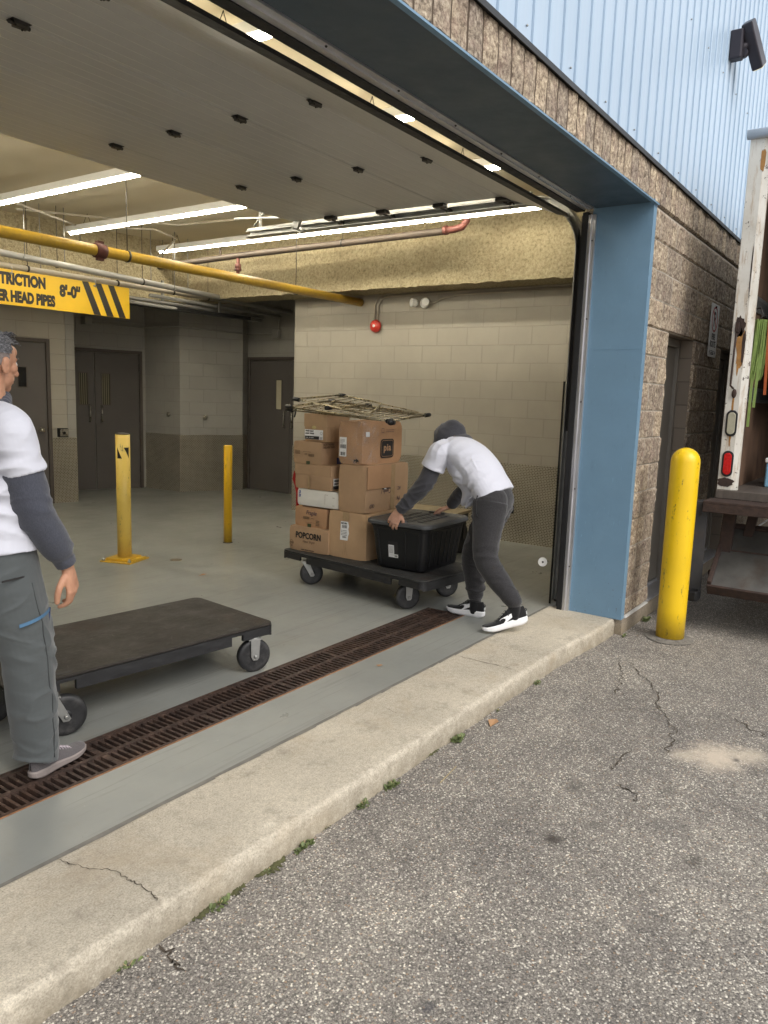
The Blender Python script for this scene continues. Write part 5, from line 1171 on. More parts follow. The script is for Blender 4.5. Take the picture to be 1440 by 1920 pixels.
# ================================================================ weeds and litter
def weed(x,y,s,n,seed,lab,cat='weed'):
    r=random.Random(seed); m=MB(); 
    for k in range(int(n*1.6)):
        a=r.uniform(0,6.28); L=s*r.uniform(.25,.8); el=r.uniform(.15,1.1); w=L*.24
        o=Vector((x+r.uniform(-s,s)*.9,y+r.uniform(-.5,.25)*s*.6,ZA+.002)); d=Vector((math.cos(a)*math.cos(el),math.sin(a)*math.cos(el),math.sin(el))); sd_=d.cross(Vector((0,0,1))).normalized()
        P=[o,o+d*L*.35+sd_*w*.7,o+d*L*.7+sd_*w,o+d*L+Vector((0,0,-L*.15)),o+d*L*.7-sd_*w,o+d*L*.35-sd_*w*.7]
        m.add(P,[(0,1,2,3,4,5)])
    t=thing('weed',lab,cat,(x,y,ZA),0,'small weeds along the concrete edge'); obj('leaves',m,MLEAF,t)
    st=MB()
    for k in range(3): a=r.uniform(0,6.28); st.tube([(x,y,ZA),(x+s*.4*math.cos(a),y+s*.3*math.sin(a),ZA+s*.5)],.0012,5)
    obj('stem',st,MSTEM,t)
for i,(x,y,s,n,lab) in enumerate([(1.30,1.775,.035,9,'flat green weed at the curb foot nearest the lower left corner'),(1.66,1.77,.040,26,'leafy weed just right of the cracked curb corner'),(1.90,1.77,.022,16,'tiny weed growing on the strip of moss'),(2.09,1.765,.045,34,'bushy weed second right of the moss strip'),
   (2.48,1.765,.038,26,'small weed at the curb middle, left of the dry stalk'),(2.68,1.765,.045,36,'spreading weed with an orange bit beside it at the curb middle'),(3.28,1.765,.050,48,'largest leafy weed clump against the chipped curb edge'),(4.28,1.765,.035,22,'weed at the end of the far curb crack'),(3.75,1.768,.022,14,'tiny far weed between the largest clump and the far crack'),
   (5.60,1.66,.035,26,'low weed under the corner of the blue jamb'),(6.15,1.655,.055,60,'grassy tuft at the wall foot beside the grey exterior door')]):
    weed(x,y,s,n,40+i,lab)
ms=MB(); rnd=random.Random(9)
def mossrun(x0,x1,w):
    ms.grid(lambda u,v:(x0+(x1-x0)*u,1.795-w*v*(.4+.6*math.sin(math.pi*u))*(1+.6*noise.noise(Vector((u*14,v*3,x0)))),ZA+.003+.010*math.sin(math.pi*min(1,v+.15))*(.6+noise.noise(Vector((u*30,v*12,x0))))),40,6,sm=True)
for a_,b_,w in ((1.52,1.66,.03),(1.68,1.80,.035),(1.84,2.0,.05),(2.2,2.3,.02),(2.55,2.62,.02),(3.0,3.15,.02)): mossrun(a_,b_,w)
mo=obj('moss',ms,MMOSS); tag(mo,'dark green moss in the joint along the concrete edge',kind='stuff')
gm=MB(); rnd=random.Random(21)
for k in range(700):
    x=rnd.uniform(.9,5.4); y=1.79-abs(rnd.gauss(0,.05)); r_=rnd.uniform(.002,.0055)
    if y<1.6: continue
    gm.ball((x,y,ZA+r_*.6),(r_,r_*rnd.uniform(.6,1),r_*.7),5,3)
go=obj('loose_grit',gm,mat('pale_grit',(.34,.31,.27),.85,var=.7,vs=70)); tag(go,'loose pale grit collected along the foot of the concrete edge',kind='stuff')
def litter(name,P,m,lab,cat):
    q=MB(); q.add(P,[tuple(range(len(P)))]); o=obj(name,q,m); tag(o,lab,cat)
litter('dry_leaf',[(3.52,1.70,ZA+.006),(3.60,1.69,ZA+.012),(3.63,1.72,ZA+.008),(3.58,1.745,ZA+.014)],MDRYLEAF,'pale dry leaf on asphalt beside the curb','leaf')
litter('dry_leaf',[(3.62,2.50,.004),(3.65,2.49,.007),(3.66,2.51,.004),(3.63,2.525,.006)],MDRYLEAF,'tiny orange leaf on grey paint beside the drain','leaf')
litter('dry_leaf',[(4.45,5.0,.004),(4.52,5.02,.01),(4.55,5.0,.005),(4.50,4.98,.008)],MDRYLEAF,'small torn leaf on the bay floor between the carts','leaf')
litter('twig',[(2.84,1.60,ZA+.006),(3.02,1.62,ZA+.008),(3.02,1.624,ZA+.008),(2.84,1.606,ZA+.006)],MSTEM,'thin dry stalk lying on the asphalt near the curb','twig')
litter('twig',[(3.62,.30,ZA+.006),(3.72,.23,ZA+.006),(3.73,.24,ZA+.009),(3.63,.31,ZA+.008)],mat('tar_bit',(.02,.018,.016),.8),'short dark twig on the asphalt at right','twig')
# ================================================================ people
def m_fabric(name,c,rough=.85,heather=0,bump=.25,bs=700,fold=.0,var=.08):
    t=NT(name); co=t.coord(); f=t.noise(co,3,4,.6)
    C=t.ramp(f,[(.3,tuple(x*(1-var) for x in c)),(.7,tuple(min(1,x*(1+var)) for x in c))])
    if heather:
        mp=t.n('Mapping'); t.link(co,mp.inputs[0]); mp.inputs['Scale'].default_value=(1,1,.3)
        C=t.mix(1,C,t.ramp(t.noise(mp.outputs[0],330,3,.7),[(.35,(1-heather,)*3),(.65,(1+heather,)*3)]),'MULTIPLY')
    nm=t.bump(t.noise(co,bs,2,.6),bump,.0015)
    if fold:
        mp2=t.n('Mapping'); t.link(co,mp2.inputs[0]); mp2.inputs['Scale'].default_value=(1,1,2.0)
        nm=t.bump(t.noise(mp2.outputs[0],7,2,.5,.25),fold*.8,.03,nm)
    m=t.out(C,rough,0,nm,Specular_IOR_Level=.2); t.b.inputs['Sheen Weight'].default_value=.25; return m
MSKIN=NT('skin'); 
def m_skin(name,c):
    t=NT(name); co=t.coord()
    C=t.ramp(t.noise(co,28,5,.65),[(.3,(c[0]*.86,c[1]*.78,c[2]*.74)),(.7,(c[0]*1.08,c[1]*1.05,c[2]*1.02))])
    nm=t.bump(t.noise(co,260,4,.6),.25,.002)
    m=t.out(C,.5,0,nm,Specular_IOR_Level=.4); t.b.inputs['Subsurface Weight'].default_value=.12; t.b.inputs['Subsurface Radius'].default_value=(.012,.005,.003); t.b.inputs['Subsurface Scale'].default_value=.5
    return m
MSK1=m_skin('tanned_skin',(.52,.29,.19)); MSK2=m_skin('light_skin',(.56,.34,.25))
MTEE=m_fabric('white_cotton_jersey',(.60,.61,.68),.8,bump=.12,fold=.35,var=.03); MHOOD=m_fabric('blue_grey_fleece',(.060,.064,.082),.95,.18,.3,500,.3); MHOOD2=m_fabric('charcoal_fleece',(.048,.048,.055),.95,.18,.3,500,.3)
MTROU=m_fabric('grey_green_work_trousers',(.080,.089,.091),.75,0,.12,900,.4); MJOG=m_fabric('heather_grey_joggers',(.034,.033,.035),.95,.35,.3,420,.3)
MSHOEG=m_fabric('grey_knit_shoe',(.105,.095,.097),.85,.15,.4,420); MSOLEG=mat('grey_pink_sole',(.24,.205,.19),.7,var=.12,vs=20); MLACE=mat('pale_laces',(.42,.37,.40),.8)
MSHOEB=m_fabric('black_knit_shoe',(.012,.012,.013),.8,.1,.4,420); MSOLEW=mat('white_foam_sole',(.80,.80,.81),.5,var=.04,vs=20); MSOCK=m_fabric('black_sock',(.010,.010,.011),.95,0,.3,300)
def m_hair():
    t=NT('short_grey_hair'); co=t.coord(); mp=t.n('Mapping'); t.link(co,mp.inputs[0]); mp.inputs['Scale'].default_value=(.35,1,1)
    n=t.noise(mp.outputs[0],240,4,.75); s=t.n('SeparateXYZ'); t.link(co,s.inputs[0])
    C=t.ramp(n,[(.35,(.035,.034,.038)),(.5,(.10,.10,.108)),(.68,(.36,.36,.38))])
    return t.out(C,.6,0,t.bump(n,.9,.006))
MHAIR=m_hair(); MHAIRS=mat('silver_stubble_hair',(.20,.165,.15),.7,var=.35,vs=180,bump=.5,bs=400)
def remesh(mb,voxel,smooth=6,disp=None,fac=.5):
    me=bpy.data.meshes.new('r'); me.from_pydata([tuple(p) for p in mb.v],[],mb.f)
    o=bpy.data.objects.new('r',me); col.objects.link(o)
    m=o.modifiers.new('r','REMESH'); m.mode='VOXEL'; m.voxel_size=voxel; m.use_smooth_shade=True
    s=o.modifiers.new('s','SMOOTH'); s.iterations=smooth; s.factor=fac
    dg=bpy.context.evaluated_depsgraph_get(); r=bpy.data.meshes.new_from_object(o.evaluated_get(dg))
    out=MB()
    vs=[v.co.copy() for v in r.vertices]
    if disp:
        ns=[v.normal.copy() for v in r.vertices]; vs=[p+n*disp(p,n) for p,n in zip(vs,ns)]
    out.add(vs,[tuple(p.vertices) for p in r.polygons],0,True)
    bpy.data.objects.remove(o); bpy.data.meshes.remove(me); bpy.data.meshes.remove(r)
    return out
def limb(mb,pts,rad,up=None,n=20,b0=True,b1=True,sub=5):
    """smooth closed limb; rad entries r or (rx,ry)"""
    pts=[Vector(p) for p in pts]; rr=[(a,a) if not isinstance(a,(tuple,list)) else a for a in rad]
    P=[];Q=[]
    def cr(a,b,c,d,t): return .5*((2*b)+(c-a)*t+(2*a-5*b+4*c-d)*t*t+(3*b-a-3*c+d)*t**3)
    for i in range(len(pts)-1):
        a=pts[max(i-1,0)];b=pts[i];c=pts[i+1];d=pts[min(i+2,len(pts)-1)]
        for k in range(sub):
            t=k/sub; P.append(cr(a,b,c,d,t)); Q.append(tuple(max(.002,cr(rr[max(i-1,0)][j],rr[i][j],rr[i+1][j],rr[min(i+2,len(pts)-1)][j],t)) for j in (0,1)))
    P.append(pts[-1]); Q.append(rr[-1])
    mb.tube(P,Q,n,0,up)
    if b0: mb.ball(pts[0],min(rr[0]),n,8)
    if b1: mb.ball(pts[-1],min(rr[-1]),n,8)
    return mb
def hand(mb,W,d,nrm,th,spread=.0,curl=(.25,.45,.35),scale=1.0,thumb=.6,fcurl=None):
    """W wrist, d direction of the fingers, nrm back-of-hand normal, th = thumb side direction"""
    W=Vector(W); d=Vector(d).normalized(); nrm=Vector(nrm); nrm=(nrm-d*nrm.dot(d)).normalized(); s=d.cross(nrm); 
    if s.dot(Vector(th))<0: s=-s
    S=scale
    limb(mb,[W-d*.05*S,W,W+d*.035*S,W+d*.085*S],[(.020*S,.028*S),(.019*S,.027*S),(.017*S,.037*S),(.013*S,.040*S)],up=nrm,n=16)
    for k,(off,L,r) in enumerate(((.031,.074,.0088),(.0105,.083,.0092),(-.0105,.077,.0088),(-.031,.061,.0078))):
        c=curl if fcurl is None else fcurl[k]
        p=W+(d*(.078-.004*abs(k-1))+s*off)*S; P=[p]; a=0; q=p
        dirb=(d+s*(off*spread*10)).normalized()
        for f,cu in zip((.45,.32,.25),c):
            a+=cu; v=dirb*math.cos(a)-nrm*math.sin(a); q=q+v*L*S*f/1.02; P.append(q)
        limb(mb,P,[r*S,r*.98*S,r*.9*S,r*.78*S],n=12,sub=3)
        mb.ball(P[0]+nrm*.002,r*1.08*S,10,6)
    p=W+(d*.020+s*.024-nrm*.004)*S; v1=(d*.62+s*.62-nrm*(.25+thumb*.4)).normalized(); v2=(d*.9+s*.22-nrm*(.25+thumb*.4)).normalized(); v3=(d*.97+s*.02-nrm*(.2+thumb*.3)).normalized()
    P=[p,p+v1*.036*S,p+v1*.036*S+v2*.030*S,p+v1*.036*S+v2*.030*S+v3*.026*S]
    limb(mb,P,[.014*S,.0115*S,.0105*S,.009*S],n=12,sub=3)
    return mb
def shoe(parent,heel,fwd,up,L,mu,msole,swoosh=None,laces=None,thick=.030,hi=.085,cuff=None,hs=1.0):
    """heel = point under the heel; returns nothing"""
    fwd=Vector(fwd).normalized(); up=Vector(up); up=(up-fwd*up.dot(fwd)).normalized(); M=Matrix(((fwd.x,(up.cross(fwd)).x,up.x,heel[0]),(fwd.y,(up.cross(fwd)).y,up.y,heel[1]),(fwd.z,(up.cross(fwd)).z,up.z,heel[2]),(0,0,0,1)))
    W=[(0,.0),(.012,.021),(.05,.031),(.12,.032),(.19,.041),(.235,.043),(.27,.033),(.288,.017),(.292,.0)]
    def w(x):
        x=x/L*.292
        for (a,b),(c,d) in zip(W,W[1:]):
            if a<=x<=c: t=(x-a)/(c-a); return b+(d-b)*(t if a>.01 else t**.5)
        return 0
    xs=[L*(.5-.5*math.cos(math.pi*k/26)) for k in range(27)]
    def toe(x): u=max(0,(x/L-.72)/.28); return .016*u*u
    def hl(x): u=max(0,(.13-x/L)/.13); return .008*u*u
    s=MB(); rings=[]
    for zf,ex in ((0,-.004),(.25,.003),(.8,.004),(1,.0)):
        r=[]
        for x in xs: r.append((x,(w(x)+ex if 0<x<L else 0),x))
        for x in reversed(xs[1:-1]): r.append((x,-(w(x)+ex),x))
        rings.append([M@Vector((a+(ex if a>L*.5 else -ex)*(1 if abs(a-L*.5)>L*.4 else 0),b,toe(c)+hl(c)*(1-zf)+zf*(thick+(.010 if c<L*.35 else .010*(1-(c/L-.35)/.3) if c<L*.65 else 0)*(1))*(1-.35*max(0,(c/L-.8)/.2)))) for a,b,c in r])
    loft(rings,s,sm=False); so=obj('sole',s,msole,parent,bevel=.003,seg=2)
    u=MB(); nu=26; nv=14
    def ht(x):
        q=x/L
        for (a,b),(c,d) in zip(((0,.062),(.04,.084),(.12,.082),(.25,.083),(.40,.088),(.5,.074),(.66,.052),(.8,.042),(.92,.034),(1.,.018)),((.04,.084),(.12,.082),(.25,.083),(.40,.088),(.5,.074),(.66,.052),(.8,.042),(.92,.034),(1.,.018),(1.01,.0))):
            if a<=q<=c: t=(q-a)/(c-a); return (b+(d-b)*t)*(1+(hs-1)*max(0,min(1,(.62-q)/.25)))
        return .02
    def fn(uu,vv):
        x=L*(.5-.5*math.cos(math.pi*(.02+.96*uu))); a=math.pi*vv; ww=w(x)*.97+.001; h=ht(x)
        y=ww*math.cos(a)*(1-.18*math.sin(a)); z=thick*.8+toe(x)+(h-thick*.55)*math.sin(a)**.62
        return M@Vector((x,y,z))
    u.grid(fn,nu,nv,sm=True); obj('upper',u,mu,parent)
    hi=hi*hs; c=MB(); limb(c,[M@Vector((.070,0,.055)),M@Vector((.074,0,hi+.015)),M@Vector((.078,0,hi+.055))],[(.040,.030),(.038,.029),(.036,.031)],up=M.to_3x3()@Vector((1,0,0)),n=20,b0=False,b1=False); obj('sock',c,cuff or mu,parent)
    if laces:
        l=MB()
        for k in range(5):
            x=L*(.43+.055*k); h=thick*.8+toe(x)+(ht(x)-thick*.55)
            for sg in (-1,1): l.tube([M@Vector((x,-.020*sg,h-.008)),M@Vector((x+.006,0,h+.004)),M@Vector((x+.014,.020*sg,h-.008))],.0022,6)
        l.tube([M@Vector((L*.42,.0,.094)),M@Vector((L*.40,.02,.10)),M@Vector((L*.42,.032,.088)),M@Vector((L*.44,.012,.09))],.002,6); obj('laces',l,laces,parent)
    if swoosh:   # the sweeping white side stripe
        for sg in (1,-1):
            m=MB(); n=16; lo=[];hi_=[]
            for k in range(n+1):
                t=k/n; q=.62-.46*t; x=L*q; zt=.034+.050*hs*t**.75; th=.038*(1-t)**.8+.008
                lo.append((x,zt-th*.35)); hi_.append((x,zt+th*.65))
            def on(x,z):
                h=ht(x); zz=(z-thick*.8-toe(x))/(max(.01,h-thick*.55)); zz=max(0.,min(.98,zz)); a=math.asin(zz**(1/.62)); ww=w(x)*.97+.0035
                return M@Vector((x,sg*ww*math.cos(a)*(1-.18*math.sin(a)),z+.001))
            for k in range(n):
                m.add([on(*lo[k]),on(*lo[k+1]),on(*hi_[k+1]),on(*hi_[k])],[(0,1,2,3)],0,True)
            obj('side_stripe',m,swoosh,parent)
        m=MB().box((-.004,-.006,.060),(.001,.006,.078),0,M); obj('heel_mark',m,swoosh,parent)
        m=MB().tube([M@Vector((.004,0,.078)),M@Vector((-.008,0,.095)),M@Vector((-.002,0,.104)),M@Vector((.012,0,.085))],.003,6); obj('heel_loop',m,mu,parent)
def folds(specs,amp_noise=.0025,ns=9,ridge=(.007,(5,5,10))):
    """specs: (centre, axis dir across the folds, radius, amp, freq)"""
    S=[(Vector(c),Vector(d).normalized(),r,a,f) for c,d,r,a,f in specs]
    def fn(p,n):
        k=amp_noise*noise.noise(p*ns)
        q=Vector((p.x*ridge[1][0],p.y*ridge[1][1],p.z*ridge[1][2])); w_=Vector((noise.noise(p*4),noise.noise(p*4+Vector((9,0,0))),noise.noise(p*4+Vector((0,9,0)))))*1.1
        m_=max(0,.25+noise.noise(p*3.3+Vector((4,4,4)))*1.8)
        k+=ridge[0]*min(1,m_)*((1-abs(2*noise.noise(q+w_)))**3*1.6-.35)
        for c,d,r,a,f in S:
            q=(p-c).length/r
            if q<1:
                e=(1-q*q)**2; ph=(p-c).dot(d)*f*.8+3.2*noise.noise(p*5.5+c*3)
                k+=a*e*(1-abs(math.sin(ph))*1.3)*(.45+1.5*max(-.2,noise.noise(p*6.5+c)))
        return k
    return fn
def fwdleft(deg): a=R(deg); return Vector((math.cos(a),math.sin(a),0)),Vector((-math.sin(a),math.cos(a),0))

# ---------------- man at the left, standing on the grate, seen from behind right
f,l=fwdleft(14)
p1=thing('person','man in white t-shirt over grey sweatshirt standing on the drain grate','person',(1.70,2.87,0),0)
RH=Vector((1.535,2.80,.93)); LH=Vector((1.49,2.98,.93)); RK=Vector((1.612,2.80,.515)); RA=Vector((1.672,2.845,.10)); LK=Vector((1.46,3.02,.50)); LA=Vector((1.27,2.98,.13))
PEL=Vector((1.525,2.89,.96)); CH=Vector((1.53,2.885,1.28)); NB=Vector((1.540,2.885,1.50)); HD=Vector((1.570,2.892,1.672))
SHR=Vector((1.530,2.715,1.432)); ELR=Vector((1.605,2.695,1.125)); WRR=Vector((1.742,2.715,.895)); SHL=Vector((1.50,3.07,1.432)); ELL=Vector((1.47,3.13,1.13)); WRL=Vector((1.55,3.13,.88))
def head(mb,c,f,u,s=1.0):
    """face profile: f forward, u up"""
    f=Vector(f).normalized(); u=Vector(u); u=(u-f*u.dot(f)).normalized(); sd=u.cross(f)
    def at(a,b,z): return c+(f*a+sd*b+u*z)*s
    Rm=Matrix((( f.x,sd.x,u.x,0),(f.y,sd.y,u.y,0),(f.z,sd.z,u.z,0),(0,0,0,1)))
    def el(a,b,z,ra,rb,rz): mb.ball(at(a,b,z),(ra*s,rb*s,rz*s),24,16,0,Rm)
    el(-.012,0,.030,.098,.077,.090); el(.035,0,.010,.055,.060,.080); el(.030,0,-.045,.060,.052,.055); el(.058,0,-.085,.024,.026,.022)
    el(.066,0,.048,.022,.050,.030); el(.074,0,.022,.016,.048,.010)       # forehead, brow ridge
    limb(mb,[at(.078,0,.014),at(.100,0,-.014),at(.112,0,-.030)],[.010*s,.012*s,.013*s],n=12); el(.100,.010,-.034,.012,.009,.008); el(.100,-.010,-.034,.012,.009,.008)
    el(.082,0,-.054,.016,.022,.007); el(.080,0,-.066,.015,.020,.007)     # lips
    for b in (-1,1):
        el(.052,.045*b,-.012,.022,.018,.022); el(-.006,.077*b,-.008,.020,.008,.032); el(-.010,.083*b,.006,.016,.007,.018)
    return at,Rm
b=MB()
at,Rm=head(b,HD,f*.995-Vector((0,0,.06)),Vector((0,0,1)))
limb(b,[NB-Vector((0,0,.05)),NB+Vector((.005,0,.05)),HD+Vector((-.02,0,-.04))],[.07,.062,.06])
limb(b,[PEL,PEL.lerp(CH,.5),CH,NB-Vector((0,0,.06))],[(.10,.13),(.10,.13),(.11,.15),(.07,.12)],up=f)
limb(b,[RH,RK,RA],[.075,.052,.038]); limb(b,[LH,LK,LA],[.075,.052,.038]); limb(b,[RA+Vector((-.02,0,-.03)),RA+f*.08-Vector((0,0,.055))],[.022,.018])

limb(b,[CH+Vector((0,0,.1)),SHR,ELR,WRR],[.06,.05,.040,.026]); limb(b,[CH+Vector((0,0,.1)),SHL,ELL,WRL],[.06,.05,.040,.026])
dh=(Vector((1.800,2.755,.735))-WRR).normalized()
hand(b,WRR+dh*.015,Vector((.28,.10,-1)),Vector((.55,-.85,.1)),Vector((-.1,.2,0))+f*-1,curl=(.30,.55,.35),thumb=.25,scale=1.2)
hand(b,WRL,Vector((.3,.1,-1)),Vector((.3,.9,0)),f,curl=(.3,.5,.35))
obj('body',remesh(b,.0034,4),MSK1,p1)
# face details
fc=MB()
for s_ in (-1,1):
    fc.ball(at(.079,s_*.031,.004),.0105,10,8)
obj('eye',fc,mat('eye_white',(.55,.52,.48),.2),p1)
fc=MB()
for s_ in (-1,1): fc.ball(at(.088,s_*.031,.004),(.004,.0048,.0048),8,6,0,Rm)
obj('iris',fc,MINK,p1)
fc=MB()
for s_ in (-1,1): 
    fc.tube([at(.094,s_*.014,.020),at(.089,s_*.034,.026),at(.076,s_*.052,.020)],[.003,.004,.002],8); fc.tube([at(.088,s_*.020,.012),at(.088,s_*.034,.0135),at(.078,s_*.046,.006)],.0016,6)
obj('eyebrow',fc,mat('eyebrow_hair',(.09,.08,.08),.8,var=.3,vs=200),p1)
h=MB()
def hairfn(u,v):
    a=2*math.pi*u; z=-1+2*v; e=math.sqrt(max(0,1-z*z)); return (math.cos(a)*e,math.sin(a)*e,z)
def hair_shell(keep,ra,rb,rz,cz=.030,ca=-.012,n=64,m=44):
    mb=MB(); P=[]; K=[]
    for j in range(m+1):
        th=math.pi*j/m
        for i in range(n):
            ph=2*math.pi*i/n; x,y,z=math.sin(th)*math.cos(ph),math.sin(th)*math.sin(ph),-math.cos(th)
            q=Vector((ca+ra*x,rb*y,cz+rz*z)); k=1+.035*noise.noise(q*60)+.02*noise.noise(q*140); q2=Vector((ca+ra*x*k,rb*y*k,cz+rz*z*k))
            P.append(at(q2.x,q2.y,q2.z)); K.append(keep(q))
    for j in range(m):
        for i in range(n):
            ids=[j*n+i,j*n+(i+1)%n,(j+1)*n+(i+1)%n,(j+1)*n+i]
            if all(K[t] for t in ids): mb.add([P[t] for t in ids],[(0,1,2,3)],0,True)
    return mb
hr=hair_shell(lambda q: (q.z>.075+.0*q.x and q.x<.075+.1*(q.z-.075)) or (q.x<.028 and q.z>.035) or (q.x<-.035 and q.z>-.02) or (q.x<-.06 and q.z>-.05),.106,.084,.099)
obj('hair',hr,MHAIR,p1)
ms_=hair_shell(lambda q: (q.x<.012 and q.z>-.012 and q.z<.065 and q.x>-.09 and abs(q.y)>.03),.102,.081,.093); obj('hair',ms_,MHAIRS,p1)
tf=MB()
for k in range(46):   # a few strands lifting at the front
    y=random.uniform(-.05,.05); x=random.uniform(.02,.075); z=.112-.6*(x-.02)**1.3*2-.02*random.random(); tf.tube([at(x-.02,y,z),at(x+.012,y+random.uniform(-.004,.004),z+.012),at(x+.034,y+random.uniform(-.008,.008),z+.002)],[.0035,.0028,.0008],5)
obj('hair',tf,MHAIR,p1)
# clothes
s=MB()
limb(s,[SHR+Vector((0,.03,.0)),SHR.lerp(ELR,.5)+Vector((-.003,0,0)),ELR+Vector((-.004,0,0)),ELR.lerp(WRR,.5),WRR+Vector((-.040,-.002,.078))],[.070,.073,.070,.064,.060],n=24)
limb(s,[WRR+Vector((-.036,-.001,.070)),WRR+Vector((-.020,0,.038)),WRR+Vector((-.002,0,.004))],[.046,.042,.040],n=24,b0=True,b1=False)
limb(s,[SHL,SHL.lerp(ELL,.5),ELL,ELL.lerp(WRL,.55),WRL+Vector((0,0,.05))],[.070,.073,.068,.060,.05],n=24)
limb(s,[PEL+Vector((0,0,.03)),PEL.lerp(CH,.5),CH,CH+Vector((0,0,.14)),NB-Vector((0,0,.02))],[(.125,.165),(.12,.16),(.125,.17),(.10,.16),(.07,.08)],up=f)
for k in range(16):
    a=2*math.pi*k/16; r_=.078+.010*math.sin(3*a); s.ball(NB+Vector((r_*math.cos(a)-.006,r_*math.sin(a),.022+.012*math.sin(a*2+1)+.010*math.cos(a))),(.026,.026,.030),12,8)
hfn=folds([(ELR,(.1,0,1),.16,.008,85),(WRR+Vector((-.02,0,.07)),(.5,0,1),.10,.009,95),(SHR.lerp(ELR,.8),(.3,0,1),.14,.005,60)],.004,8,(.007,(6,6,15)))
obj('sweatshirt',remesh(s,.0055,3,hfn),MHOOD,p1)
s=MB()
limb(s,[PEL+Vector((.0,0,.015)),PEL+Vector((.004,0,.13)),CH,CH+Vector((.0,0,.12)),NB-Vector((.005,0,.035)),NB-Vector((.002,0,.006))],[(.158,.200),(.150,.193),(.150,.198),(.122,.200),(.085,.13),(.075,.078)],up=f,n=36,b0=False,b1=False)
ax_=(ELR-SHR).normalized()
limb(s,[SHR+Vector((0,.07,.03)),SHR+Vector((0,-.0,.0)),SHR+ax_*.09,SHR+ax_*.160],[.070,.078,.079,.080],n=28,b1=False)
ax_=(ELL-SHL).normalized(); limb(s,[SHL+Vector((0,-.07,.03)),SHL,SHL+ax_*.09,SHL+ax_*.165],[.072,.082,.086,.090],n=28,b1=False)
tfn=folds([(SHR+Vector((-.02,-.02,-.14)),(.6,.3,-1),.24,.014,50),(PEL+Vector((0,-.1,.16)),(.15,0,1),.30,.011,42),(SHR+Vector((0,-.06,-.08)),(.9,0,-.6),.18,.009,62)],.005,8,(.011,(6,6,7)))
obj('t_shirt',remesh(s,.0058,2,tfn),MTEE,p1)
s=MB()
limb(s,[PEL+Vector((0,0,.05)),PEL+Vector((0,0,-.04)),PEL+Vector((0,0,-.10))],[(.150,.178),(.155,.185),(.13,.17)],up=f,n=32)
limb(s,[RH+Vector((0,.01,-.02)),RH.lerp(RK,.4),RK+Vector((.004,0,.03)),RK.lerp(RA,.5)+Vector((-.004,0,0)),RA+Vector((-.006,0,.03)),RA+Vector((-.014,0,-.025))],[(.140,.112),(.128,.106),(.104,.094),(.096,.090),(.090,.082),(.094,.084)],up=f,n=32,b1=False)
limb(s,[LH+Vector((0,0,-.02)),LH.lerp(LK,.4),LK,LK.lerp(LA,.5),LA+Vector((0,0,0))],[(.122,.105),(.112,.10),(.095,.09),(.09,.085),(.088,.08)],up=f,n=32,b1=False)
ptf=folds([(RK+Vector((0,0,.01)),(.25,0,1),.17,.013,48),(RA+Vector((0,0,.07)),(.4,.2,1),.14,.013,52),(RK+Vector((.05,0,.09)),(1,0,.8),.13,.008,60),(RH+Vector((.08,0,-.12)),(1,0,.5),.16,.006,40)],.005,7,(.0065,(5,5,9)))
tr_=obj('trousers',remesh(s,.0058,2,ptf),MTROU,p1)
# pocket zips lie on the side of the trousers
def onleg(px,z,side=.0):  # point on the outer side surface of the right thigh at fraction px front/back
    t=(RH.z-z)/(RH.z-RK.z); c=RH.lerp(RK,min(1,max(0,t))); rx,ry=.128,.106
    a=px; return c+f*rx*math.sin(a)-l*ry*math.cos(a)
z_=MB(); P=[onleg(a,.700+.030*(a+.62)/1.3,0)+(f*math.sin(a)-l*math.cos(a))*.006 for a in [-.62+k*.12 for k in range(12)]]
for i in range(11): z_.add([P[i]-Vector((0,0,.007)),P[i+1]-Vector((0,0,.007)),P[i+1]+Vector((0,0,.007)),P[i]+Vector((0,0,.007))],[(0,1,2,3)],0,True)
zp=obj('blue_zip_pocket',z_,mat('sky_blue_zip',(.07,.16,.27),.6,var=.15,vs=60),tr_); z_=MB().tube([P[-1]+Vector((0,0,.004)),P[-1]+Vector((-.006,-.004,-.03)),P[-1]+Vector((-.010,-.004,-.06))],.004,6); obj('zip_pull',z_,MNAVY,tr_)
z_=MB(); P=[PEL+f*(-.02+.012*k)-l*.192+Vector((0,0,-.075)) for k in range(-8,4)]; 
for i in range(len(P)-1): z_.bar(P[i]+l*.006*abs(i-6)/6*.6,P[i+1]+l*.006*abs(i-5)/6*.6,.004,.006)
obj('pocket_seam',z_,MINK,tr_)
z_=MB(); P=[]
W_=WM[p1.name]; tv=[(W_@v.co,v.normal) for v in tr_.data.vertices]
for k in range(15):
    z=.86-.055*k; t=(RH.z-z)/(RH.z-RK.z) if z>RK.z else 1+(RK.z-z)/(RK.z-RA.z); c=RH.lerp(RK,t) if t<1 else RK.lerp(RA,t-1); q=c-l*.12+f*.012
    a=min(tv,key=lambda v:(v[0]-q).length_squared); P.append(a[0]-l*.001)
z_.tube(P,.0022,5); obj('side_seam',z_,mat('seam_thread',(.05,.055,.057),.9),tr_)
def shoeholder(n,p): 
    o=bpy.data.objects.new(n,None); col.objects.link(o); o.parent=p; WM[o.name]=WM[p.name]; return o
sh=shoeholder('shoe',p1); fw=Vector((.955,.27,0)); shoe(sh,(1.620,2.822,.0),fw,(0,0,1),.305,MSHOEG,MSOLEG,laces=MLACE,thick=.028)
sh=shoeholder('shoe',p1); shoe(sh,(1.14,2.95,.05),Vector((.95,.22,-.12)),(0,0,1),.305,MSHOEG,MSOLEG,laces=MLACE)

